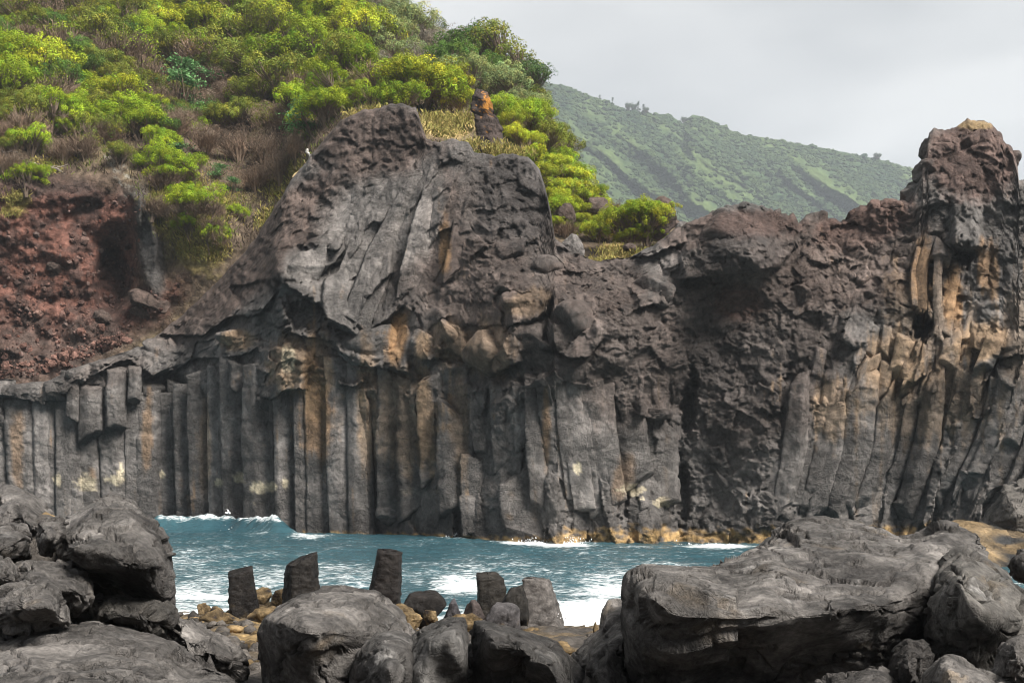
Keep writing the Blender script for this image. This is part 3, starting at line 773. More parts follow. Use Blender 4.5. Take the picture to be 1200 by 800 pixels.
# ------------------------------------------------------------------ the far mountain
MSKY = np.array([(480, 60), (560, 78), (600, 90), (632, 97), (660, 100), (690, 112), (715, 120), (735, 130), (760, 133), (785, 135), (800, 145), (812, 134), (830, 139), (850, 150), (868, 158), (900, 162), (950, 171), (1000, 181),
                 (1030, 187), (1078, 200), (1130, 222), (1200, 245), (1300, 280)], float)


def build_mountain():
    xs = np.arange(480, 1301, 2.0); nr = 210
    tp = np.interp(xs, MSKY[:, 0], MSKY[:, 1]) + 1.5 * fbm(xs / 9, .5, 0, 305, 3)
    t = np.linspace(0, 1, nr)[:, None]
    px = np.repeat(xs[None], nr, 0); py = tp[None] * (1 - t) + 545 * t
    def spur(px, py):
        q = px * .80 - py * 1.0 + 26 * fbm(px / 120, py / 120, 0, 311, 3)
        return fbm(q / 60, py / 700, 0, 323, 3, .5, ridged=True)
    def rel(px, py):
        q = px * .80 - py * 1.0 + 26 * fbm(px / 120, py / 120, 0, 311, 3)
        r = 62 * spur(px, py) + 22 * fbm(q / 22, py / 200, 0, 331, 3) + 10 * fbm(px / 90, py / 90, 0, 335, 3)
        return r * sm(0, .12, (py - np.interp(px, MSKY[:, 0], MSKY[:, 1])) / 400)
    base = lambda px, py: 1000 - 1.05 * (py - np.interp(px, MSKY[:, 0], MSKY[:, 1])) + .10 * (px - 630)
    Y = base(px, py) - rel(px, py)
    V = W(px, py, Y)
    V[..., 2] += 2.2 * fbm(px / 5, py / 5, 0, 341, 3) * t.clip(0, .05) * 20
    g = fbm(px / 40 - py / 60, py / 40, 0, 351, 4); f = fbm(px / 9, py / 9, 0, 361, 3)
    c = np.array([.034, .058, .030]) * (1 + .4 * g + .35 * f)[..., None]
    w = sm(.05, .75, .5 * g + .3 * f + .9 * (spur(px, py) - .25))[..., None]
    c = c * (1 - w) + np.array([.072, .098, .038]) * w
    V = V.reshape(-1, 3); C = np.clip(c.reshape(-1, 3), .01, .4)
    vt = W(xs, tp, Y[0]); rows = []
    for i in range(1, 9):
        d = 40.0 * i; b = vt.copy(); b[:, 1] += d; b[:, 0] += d * (xs - 600) / F; b[:, 2] = np.maximum(b[:, 2] - .5 * d, -2); rows.append(b)
    V = np.concatenate(rows[::-1] + [V]); C = np.concatenate([np.tile(C[:len(xs)], (8, 1)), C])
    m = rock_material('mountain_scrub', .12, .6, 2.5, rough=1.0, spec=0.0, vary=.35)
    o = obj('mountain', mesh('mountain', V, [grid_faces(nr + 8, len(xs))], C, True, m))
    tag(o, 'green mountainside with diagonal spurs fading into haze across the bay', 'mountain', kind='structure')
    # its woodland: one canopy of many rough crowns
    phi = (1 + 5 ** .5) / 2
    ico = np.array([(-1, phi, 0), (1, phi, 0), (-1, -phi, 0), (1, -phi, 0), (0, -1, phi), (0, 1, phi), (0, -1, -phi), (0, 1, -phi), (phi, 0, -1), (phi, 0, 1), (-phi, 0, -1), (-phi, 0, 1)])
    ico /= np.linalg.norm(ico[0])
    tri = np.array([(0, 11, 5), (0, 5, 1), (0, 1, 7), (0, 7, 10), (0, 10, 11), (1, 5, 9), (5, 11, 4), (11, 10, 2), (10, 7, 6), (7, 1, 8), (3, 9, 4), (3, 4, 2), (3, 2, 6), (3, 6, 8), (3, 8, 9), (4, 9, 5), (2, 4, 11), (6, 2, 10), (8, 6, 7), (9, 8, 1)])
    e = {}; vs = list(ico); t2 = []
    def mid(a, b):
        k = (min(a, b), max(a, b))
        if k not in e:
            v = (vs[a] + vs[b]); vs.append(v / np.linalg.norm(v)); e[k] = len(vs) - 1
        return e[k]
    for a, b, c_ in tri:
        ab, bc, ca = mid(a, b), mid(b, c_), mid(c_, a); t2 += [(a, ab, ca), (b, bc, ab), (c_, ca, bc), (ab, bc, ca)]
    S = np.array(vs); T = np.array(t2)
    n = 13000
    qx = RNG.uniform(560, 1130, n); top = np.interp(qx, MSKY[:, 0], MSKY[:, 1])
    qy = top + 1 + RNG.uniform(0, 1, n) ** 1.0 * (300 - top) * 1.0
    g = fbm(qx / 40 - qy / 60, qy / 40, 0, 351, 4) + .35 * gn(qx / 25, qy / 25, 0, 377)
    sp = spur(qx, qy); g = .5 * g + .9 * (sp - .25)
    keep = (g < .42 + RNG.normal(0, .15, n)) | (qy - top < 8)
    qx, qy, g = qx[keep], qy[keep], g[keep]; n = len(qx)
    Yq = base(qx, qy) - rel(qx, qy)
    cen = W(qx, qy, Yq)
    R = RNG.uniform(1.1, 2.4, n) * np.where(RNG.random(n) < .12, 1.5, 1)
    jit = RNG.uniform(.72, 1.22, (n, len(S), 1))
    P = cen[:, None] + S[None] * jit * (R[:, None, None] * np.array([1.25, 1.25, .95])[None, None])
    Fc = (T[None] + (np.arange(n) * len(S))[:, None, None]).reshape(-1, 3)
    hue = RNG.uniform(0, 1, (n, 1))
    hue = np.clip(hue * .6 + (g[:, None] + .1) * .9, 0, 1)
    cc = np.array([.020, .040, .024]) * (1 - hue) + np.array([.058, .084, .032]) * hue
    cc = cc[:, None] * RNG.uniform(.8, 1.2, (n, len(S), 1))
    o = obj('forest', mesh('forest', P.reshape(-1, 3), [Fc], cc.reshape(-1, 3), False, M_GRASS))
    tag(o, 'woodland and scrub canopy covering the far green mountainside', 'forest', kind='stuff')
    return base, rel


MB, MR = build_mountain()


# ------------------------------------------------------------------ plants
def quads_from(cen, nrm, size, rs, aspect=1.0):
    """Small leaf faces at cen facing roughly nrm."""
    n = len(cen)
    t = rs.normal(size=(n, 3)); t -= nrm * np.sum(t * nrm, 1)[:, None]; t /= np.linalg.norm(t, axis=1)[:, None] + 1e-9
    b = np.cross(nrm, t)
    s = (size * rs.uniform(.6, 1.35, n))[:, None]
    a = t * s; b = b * s * aspect
    V = np.stack([cen - a * .5 - b * .2, cen + b * .6 - a * .1, cen + a * .6 + b * .1, cen - b * .55 + a * .15], 1)
    return V.reshape(-1, 3), np.arange(n * 4).reshape(-1, 4)


def crown_mesh(seed, nl=7, tufts=15, leaves=70, leaf=.029, flat=.78, wild=.0, tuft=.15, hue=1.0):
    rs = np.random.default_rng(seed)
    cs, ns, cl, tpos = [], [], [], []
    for i in range(nl):
        a = rs.uniform(0, 6.28); r = math.sqrt(rs.uniform(0, 1)) * .66
        lc = np.array([math.cos(a) * r, math.sin(a) * r, (.62 + .38 * rs.random()) * (1 - .62 * r * r) * flat * 1.25])
        lr = rs.uniform(.30, .46)
        lt = rs.uniform(.8, 1.2)
        for j in range(tufts):
            d = rs.normal(size=3); d[2] = abs(d[2]) * .9 + .05 - .45 * (rs.random() < .25); d /= np.linalg.norm(d)
            tc = lc + d * lr * np.array([1, 1, flat]) * rs.uniform(.8, 1.1)
            tr = tuft * rs.uniform(.6, 1.3)
            tpos.append(tc)
            k = leaves
            e = rs.normal(size=(k, 3)); e += d * .5; e[:, 2] += .30; e /= np.linalg.norm(e, axis=1)[:, None]
            cs.append(tc + e * tr * rs.uniform(.8, 1.05, (k, 1))); nn = e * 1.1 + np.array([0, 0, .15]) + rs.normal(0, .24 + wild, (k, 3)); ns.append(nn / np.linalg.norm(nn, axis=1)[:, None])
            v = lt * rs.uniform(.72, 1.22)
            yb = rs.normal(0, .12) * hue
            cl.append(np.repeat((np.array([1 + yb, 1, 1 - .5 * yb]) * v)[None] , k, 0) * rs.uniform(.8, 1.2, (k, 1)))
    cs = np.concatenate(cs); ns = np.concatenate(ns); cl = np.concatenate(cl)
    V, Fq = quads_from(cs, ns, leaf, rs)
    return mesh('crown', V, [Fq], np.repeat(np.clip(cl, .2, 1.8), 4, 0), False, M_LEAF), np.array(tpos)


def twig_mesh(seed, tpos, hair=500, trunk=.035, name='branches'):
    rs = np.random.default_rng(seed)
    V, Fq, C = [], [], []
    def strip(p0, p1, p2, w0, w1, shade):
        k = len(V) * 0
        t = np.linspace(0, 1, 5)[:, None]
        p = (1 - t) ** 2 * p0 + 2 * t * (1 - t) * p1 + t ** 2 * p2
        a = rs.uniform(0, 6.28)
        ring = np.array([(math.cos(a + q * 2.094), math.sin(a + q * 2.094), 0.0) for q in range(3)])
        w = (w0 * (1 - t) + w1 * t)
        base = sum(len(x) for x in V)
        V.append((p[:, None] + ring[None] * w[:, None]).reshape(-1, 3))
        for r in range(4):
            for q in range(3):
                Fq.append((base + r * 3 + q, base + r * 3 + (q + 1) % 3, base + r * 3 + 3 + (q + 1) % 3, base + r * 3 + 3 + q))
        C.append(np.full((15, 3), shade))
    stems = []
    for i in range(5):
        a = rs.uniform(0, 6.28); e = np.array([math.cos(a) * .38, math.sin(a) * .38, rs.uniform(.4, .65)])
        strip(np.array([e[0] * .1, e[1] * .1, -.25]), np.array([e[0] * .35, e[1] * .35, .3]), e, trunk * 1.5, trunk * .8, rs.uniform(.7, 1.0)); stems.append(e)
    for tp in tpos[::1]:
        e = min(stems, key=lambda s: np.sum((s - tp) ** 2))
        st = e * rs.uniform(.5, 1)
        strip(st, (st + tp) / 2 + rs.normal(0, .05, 3), tp, trunk * .5, trunk * .15, rs.uniform(.75, 1.15))
    # fine dead twigs under the canopy
    nv = sum(len(x) for x in V)
    i = rs.integers(0, len(tpos), hair)
    p = tpos[i] * rs.uniform(.55, .98, (hair, 1)) + rs.normal(0, .06, (hair, 3)); p[:, 2] -= rs.uniform(0, .3, hair)
    d = p / (np.linalg.norm(p, axis=1)[:, None] + 1e-6) + rs.normal(0, .4, (hair, 3)); d[:, 2] = np.abs(d[:, 2]) + .3; d /= np.linalg.norm(d, axis=1)[:, None]
    sd = np.cross(d, rs.normal(size=(hair, 3))); sd /= np.linalg.norm(sd, axis=1)[:, None] + 1e-9
    l = rs.uniform(.06, .17, (hair, 1)); w = .009
    Q = np.stack([p - sd * w, p + sd * w, p + d * l + sd * w * .4, p + d * l - sd * w * .4], 1).reshape(-1, 3)
    V.append(Q); C.append(np.repeat(rs.uniform(.6, 1.35, (hair, 1)) * np.array([[1.05, .98, .92]]), 4, 0))
    return mesh(name, np.concatenate(V), [np.array(Fq), np.arange(hair * 4).reshape(-1, 4) + nv], np.concatenate(C), False, M_TWIG)


def conifer_mesh(seed):
    """Flat shelving sprays of blue-green needles."""
    rs = np.random.default_rng(seed); cs, ns, cl, tp = [], [], [], []
    for i in range(13):
        z = rs.uniform(.15, 1.15); a = rs.uniform(0, 6.28); L = rs.uniform(.5, 1.0) * (1.15 - z * .55)
        d = np.array([math.cos(a), math.sin(a), .12]); v = rs.uniform(.75, 1.2)
        k = 110
        t = rs.uniform(.15, 1, k); wv = rs.normal(0, .14, (k, 3)) * np.array([1, 1, .35]) * (.4 + t[:, None])
        p = np.array([0, 0, z]) + d * t[:, None] * L + wv; p[:, 2] += .22 * t * L - .25 * t * t
        cs.append(p); n = np.array([0, 0, 1]) + rs.normal(0, .5, (k, 3)); ns.append(n / np.linalg.norm(n, axis=1)[:, None])
        cl.append(v * rs.uniform(.75, 1.25, (k, 1)) * np.ones((1, 3))); tp.append(np.array([0, 0, z]) + d * L * .7)
    V, Fq = quads_from(np.concatenate(cs), np.concatenate(ns), .085, rs, .55)
    return mesh('crown', V, [Fq], np.repeat(np.concatenate(cl), 4, 0), False, M_LEAF), np.array(tp)


PROTO = {}
def protos():
    for k in range(4):      # dense heath with knobbly tops
        c, t = crown_mesh(900 + k, nl=8 + k % 2, tufts=17, leaves=78)
        PROTO['heath', k] = (c, twig_mesh(930 + k, t, 220))
    for k in range(2):      # low spreading mats of heath
        c, t = crown_mesh(910 + k, nl=12, tufts=18, leaves=66, flat=.45, tuft=.13)
        PROTO['mat', k] = (c, twig_mesh(940 + k, t, 400))
    for k in range(2):      # half bare heath: few green tufts, much dead twig
        c, t = crown_mesh(920 + k, nl=8, tufts=6, leaves=24, tuft=.14)
        _, t2 = crown_mesh(925 + k, nl=8, tufts=15, leaves=2)
        PROTO['sparse', k] = (c, twig_mesh(950 + k, np.concatenate([t, t2]), 2200))
    for k in range(2):      # dead brown heath
        c, t = crown_mesh(960 + k, nl=9, tufts=16, leaves=42, wild=.8, tuft=.19, leaf=.026, hue=.3)
        PROTO['dead', k] = (c, twig_mesh(965 + k, t, 1400))
    for k in range(2):
        c, t = conifer_mesh(970 + k)
        PROTO['conifer', k] = (c, twig_mesh(975 + k, t, 200))
    for k in range(2):      # tall leafy trees
        c, t = crown_mesh(980 + k, nl=11, tufts=14, leaves=26, flat=1.05, tuft=.17, leaf=.045)
        PROTO['tree', k] = (c, twig_mesh(985 + k, t, 300, .05))


TINT = dict(lime=(0.335, 0.375, 0.026), bright=(0.262, 0.352, 0.021), olive=(0.188, 0.210, 0.030), green=(0.098, 0.173, 0.030), dark=(0.063, 0.108, 0.027), brown=(0.225, 0.162, 0.117), grey=(0.285, 0.247, 0.195),
            blue=(0.120, 0.240, 0.087), pale=(0.247, 0.292, 0.105), rusty=(0.232, 0.165, 0.038))
TWIGC = (.19, .14, .105)

# photo x, y of the middle, width in px, form, tint
PLANTS = [
    (18, 78, 62, 'heath', 'bright'), (58, 88, 56, 'heath', 'lime'), (92, 100, 40, 'mat', 'bright'), (20, 112, 50, 'heath', 'bright'), (60, 118, 50, 'sparse', 'bright'),
    (60, 140, 46, 'heath', 'bright'), (98, 140, 36, 'heath', 'bright'), (24, 150, 44, 'sparse', 'olive'), (35, 172, 36, 'heath', 'bright'), (86, 128, 30, 'sparse', 'rusty'),
    (132, 118, 50, 'heath', 'lime'), (150, 142, 46, 'heath', 'bright'), (125, 158, 30, 'sparse', 'olive'), (165, 152, 40, 'heath', 'bright'), (108, 145, 30, 'heath', 'bright'),
    (14, 24, 60, 'heath', 'olive'), (55, 20, 66, 'dead', 'brown'), (38, 48, 46, 'sparse', 'olive'), (92, 18, 54, 'heath', 'olive'), (70, 52, 54, 'sparse', 'bright'), (110, 45, 56, 'heath', 'olive'),
    (128, 68, 48, 'sparse', 'olive'), (160, 32, 50, 'heath', 'olive'), (104, -6, 50, 'sparse', 'green'), (140, 6, 46, 'conifer', 'blue'), (185, 10, 56, 'heath', 'dark'), (160, 70, 50, 'sparse', 'bright'),
    (175, 90, 50, 'sparse', 'olive'), (188, 118, 46, 'dead', 'brown'), (182, 26, 34, 'heath', 'lime'), (206, 38, 56, 'mat', 'lime'), (240, 40, 60, 'mat', 'lime'), (272, 44, 52, 'mat', 'lime'),
    (214, 60, 46, 'heath', 'bright'), (214, 10, 50, 'heath', 'olive'), (245, 14, 56, 'heath', 'bright'), (214, 100, 52, 'conifer', 'blue'), (216, 122, 48, 'conifer', 'blue'),
    (240, 72, 52, 'sparse', 'rusty'), (268, 76, 56, 'heath', 'olive'), (252, 100, 44, 'dead', 'brown'), (258, 126, 54, 'dead', 'brown'), (280, 112, 44, 'dead', 'brown'), (302, 118, 44, 'heath', 'olive'),
    (308, 50, 66, 'heath', 'olive'), (300, 80, 54, 'heath', 'olive'), (340, 48, 66, 'heath', 'lime'), (340, 76, 60, 'heath', 'bright'), (372, 66, 56, 'heath', 'bright'), (330, 98, 56, 'heath', 'olive'),
    (352, 104, 40, 'sparse', 'olive'), (322, 140, 50, 'dead', 'brown'), (345, 126, 40, 'heath', 'bright'), (366, 140, 44, 'conifer', 'blue'), (382, 132, 44, 'heath', 'bright'), (396, 104, 54, 'heath', 'bright'),
    (392, 82, 54, 'heath', 'olive'), (330, 22, 66, 'heath', 'bright'), (290, 18, 60, 'heath', 'olive'), (375, 22, 66, 'mat', 'lime'), (362, 2, 60, 'heath', 'bright'), (405, 10, 56, 'heath', 'pale'),
    (412, 44, 56, 'heath', 'lime'), (430, 54, 60, 'heath', 'lime'), (424, 84, 48, 'heath', 'bright'), (448, 100, 60, 'sparse', 'olive'), (440, 122, 40, 'heath', 'bright'), (478, 104, 60, 'heath', 'lime'),
    (498, 108, 56, 'heath', 'lime'), (516, 118, 46, 'heath', 'bright'), (536, 126, 36, 'heath', 'lime'), (474, 122, 40, 'heath', 'bright'), (442, 22, 50, 'dead', 'grey'), (462, 34, 46, 'heath', 'pale'),
    (452, 60, 50, 'heath', 'pale'), (478, 48, 52, 'heath', 'pale'), (496, 54, 44, 'dead', 'grey'), (486, 74, 50, 'dead', 'grey'), (470, 72, 40, 'heath', 'pale'), (505, 72, 40, 'dead', 'grey'),
    (520, 58, 50, 'dead', 'grey'), (524, 84, 50, 'heath', 'green'), (540, 66, 54, 'tree', 'green'), (560, 62, 50, 'tree', 'green'), (546, 96, 46, 'heath', 'pale'), (560, 92, 44, 'heath', 'green'),
    (584, 66, 60, 'tree', 'olive'), (606, 84, 64, 'tree', 'olive'), (622, 104, 46, 'tree', 'dark'), (634, 122, 36, 'tree', 'olive'), (574, 100, 44, 'heath', 'pale'), (592, 112, 44, 'heath', 'pale'),
    (606, 130, 40, 'heath', 'pale'), (588, 134, 36, 'heath', 'bright'), (612, 150, 44, 'heath', 'bright'), (630, 146, 38, 'heath', 'lime'), (632, 168, 46, 'heath', 'olive'), (656, 174, 44, 'tree', 'olive'),
    (664, 190, 36, 'tree', 'dark'), (612, 168, 34, 'heath', 'lime'), (640, 196, 44, 'mat', 'lime'), (656, 212, 46, 'mat', 'lime'), (648, 222, 40, 'mat', 'lime'), (672, 212, 36, 'heath', 'bright'),
    (666, 232, 40, 'mat', 'lime'), (682, 240, 44, 'mat', 'lime'), (650, 250, 30, 'heath', 'bright'), (690, 226, 20, 'heath', 'olive'), (700, 275, 36, 'mat', 'lime'), (734, 268, 44, 'heath', 'lime'),
    (756, 266, 44, 'heath', 'lime'), (748, 250, 44, 'mat', 'bright'), (768, 252, 34, 'mat', 'lime'), (730, 258, 28, 'heath', 'bright'), (664, 270, 26, 'sparse', 'olive'),
    (185, 196, 44, 'heath', 'bright'), (206, 190, 36, 'conifer', 'blue'), (204, 210, 36, 'heath', 'bright'), (190, 178, 36, 'heath', 'bright'), (224, 206, 36, 'heath', 'bright'), (188, 212, 34, 'sparse', 'olive'),
    (216, 232, 26, 'heath', 'bright'), (236, 240, 40, 'heath', 'bright'), (248, 246, 30, 'sparse', 'bright'), (222, 268, 26, 'heath', 'bright'), (246, 282, 28, 'heath', 'bright'), (250, 264, 24, 'sparse', 'olive'),
    (256, 204, 20, 'conifer', 'blue'), (272, 222, 18, 'conifer', 'blue'), (276, 252, 18, 'heath', 'bright'), (280, 172, 50, 'dead', 'brown'), (312, 178, 56, 'dead', 'brown'), (330, 200, 50, 'dead', 'brown'),
    (300, 208, 46, 'dead', 'brown'), (348, 178, 40, 'dead', 'brown'), (200, 150, 46, 'dead', 'brown'), (240, 168, 44, 'dead', 'brown'), (30, 215, 30, 'heath', 'bright'), (42, 205, 22, 'heath', 'bright'),
    (8, 196, 40, 'dead', 'brown'), (75, 178, 36, 'dead', 'brown'), (100, 176, 34, 'sparse', 'olive'), (140, 186, 26, 'heath', 'olive'), (12, 176, 24, 'heath', 'olive'),
    (290, 146, 40, 'heath', 'olive'), (275, 140, 36, 'dead', 'brown'), (178, 244, 30, 'sparse', 'olive'), (196, 248, 34, 'dead', 'brown'), (226, 252, 40, 'dead', 'brown'), (260, 284, 30, 'dead', 'brown'),
    (-30, 60, 60, 'heath', 'bright'), (-30, 110, 60, 'sparse', 'olive'), (-30, 10, 60, 'dead', 'brown'), (-40, 160, 60, 'sparse', 'olive'), (-20, -40, 80, 'heath', 'olive'), (50, -40, 80, 'heath', 'bright'),
    (120, -50, 80, 'sparse', 'olive'), (190, -45, 80, 'heath', 'olive'), (260, -30, 80, 'heath', 'bright'), (320, -30, 80, 'heath', 'olive'),
]
EXTRA = [(622, 186, 34, 'mat', 'lime'), (604, 190, 30, 'mat', 'bright'), (628, 206, 36, 'mat', 'lime'), (646, 236, 34, 'mat', 'lime'), (660, 240, 30, 'mat', 'lime'), (676, 228, 30, 'mat', 'bright'), (690, 252, 34, 'mat', 'lime'),
         (712, 262, 30, 'mat', 'lime'), (680, 262, 30, 'mat', 'lime'), (700, 234, 26, 'heath', 'bright'), (716, 248, 26, 'sparse', 'olive'), (652, 196, 34, 'heath', 'bright'), (640, 176, 34, 'heath', 'lime'), (622, 134, 34, 'heath', 'pale'), (600, 152, 34, 'heath', 'lime'),
         (650, 268, 28, 'mat', 'lime'), (722, 276, 30, 'mat', 'lime'), (760, 278, 30, 'mat', 'bright'), (742, 280, 30, 'mat', 'lime')]
ORD = 'first second third fourth fifth sixth seventh eighth ninth tenth eleventh twelfth thirteenth fourteenth fifteenth sixteenth seventeenth eighteenth nineteenth twentieth'.split()
ORD += ['twenty-' + q for q in ORD[:9]] + ['thirtieth'] + ['thirty-' + q for q in ORD[:9]] + ['fortieth']
FORMW = dict(heath='knobbly tree heath', mat='low spreading heath', sparse='half bare heath', dead='dead twiggy heath', conifer='shelving conifer', tree='leafy tree')
FORMC = dict(heath='shrub', mat='shrub', sparse='shrub', dead='dead shrub', conifer='conifer', tree='tree')
FORMN = dict(heath='heath_shrub', mat='spreading_shrub', sparse='sparse_shrub', dead='dead_shrub', conifer='conifer', tree='leafy_tree')
TINTW = dict(lime='lime green', bright='bright green', olive='olive green', green='mid green', dark='dark green', brown='brown', grey='grey brown', blue='blue green', pale='pale green', rusty='rust tinged')


def band(px, py):
    if px > 690 and py > 225: return 'on the rocky ledge before the mountain'
    up = py - np.interp(px, HSKY[:, 0], HSKY[:, 1])
    if px > 540: return 'on the slope behind the lichened spire'
    if px < 290 and py > 165: return 'around the bare scoria slope'
    if px >= 290 and py > 130: return 'along the edge of the bluff'
    if px > 400 and up < 45: return 'on the skyline'
    if py < 30: return 'high on the hillside'
    if py < 80: return 'on the upper hillside'
    if py < 118: return 'halfway up the hillside'
    return 'low on the hillside'


def build_plants():
    protos()
    rs = np.random.default_rng(77)
    items = list(PLANTS) + [(x, y, w, f, t) for x, y, w, f, t in EXTRA]
    # the gaps between the larger bushes are filled with smaller ones
    pts = [(p[0], p[1], p[2]) for p in items]
    tries = 0; add = []
    while tries < 4000 and len(add) < 150:
        tries += 1
        x = rs.uniform(-20, 640); y = rs.uniform(-10, 165)
        sk = np.interp(x, HSKY[:, 0], HSKY[:, 1])
        if y < sk + 4 or (x > 400 and y > 120) or (x < 560 and y > 158): continue
        if x > 470 and y > 105: continue
        if any(math.hypot(x - a, (y - b) * 1.3) < .22 * w + 4 for a, b, w in pts): continue
        w = rs.uniform(24, 40)
        if x < 290: f, t = [('heath', 'olive'), ('dead', 'brown'), ('heath', 'bright'), ('heath', 'olive'), ('heath', 'green')][rs.integers(5)]
        elif x < 440: f, t = [('heath', 'olive'), ('heath', 'bright'), ('heath', 'lime'), ('sparse', 'olive')][rs.integers(4)]
        else: f, t = [('heath', 'pale'), ('dead', 'grey'), ('heath', 'green'), ('heath', 'pale')][rs.integers(4)]
        add.append((x, y, w, f, t)); pts.append((x, y, w))
    items += add
    by = {}
    for it in items:
        by.setdefault((band(it[0], it[1]), it[3], it[4]), []).append(it)
    cnt = {}
    for (bd, form, tint), lst in by.items():
        lst.sort(key=lambda q: q[0])
        for i, (x, y, w, f, t) in enumerate(lst):
            nv = sum(1 for q in PROTO if q[0] == f); k = cnt.get(f, 0) % nv; cnt[f] = cnt.get(f, 0) + 1
            yb = y + .36 * w * (.7 if f == 'mat' else 1.0)
            Y = float(hill_Y(np.array([x]), np.array([min(yb, 470)]))[0])
            if 722 < x: Y = 71.0
            p = W(x, yb, Y)
            s = w / 2 * Y / F * (1.35 if f == 'dead' else 1.25 if f == 'tree' else 1.72)
            root = empty(FORMN[f], p)
            c, tw = PROTO[f, k]
            oc = bpy.data.objects.new('crown', c); ot = bpy.data.objects.new('branches', tw)
            for o_ in (oc, ot):
                COL.objects.link(o_); o_.parent = root
            h = TINT[t]; oc.color = (*[q * .92 for q in h], 1)
            if f == 'dead': ot.color = (*[q * 1.05 for q in h], 1)
            else: ot.color = (*TWIGC, 1)
            root.rotation_euler = (rs.normal(0, .10), rs.normal(0, .10) + (.12 if x > 560 else 0), rs.uniform(0, 6.28))
            z = s * rs.uniform(.85, 1.15)
            root.scale = (s, s, z)
            n = len(lst)
            one = '' if n == 1 else (', lone at the seaward end of its kind' if False else ', ' + ORD[n - 1 - i] + ' from the sea')
            tag(root, f'{TINTW[t]} {FORMW[f]} {bd}{one}', FORMC[f], FORMC[f] + 's growing on the hillside')


build_plants()


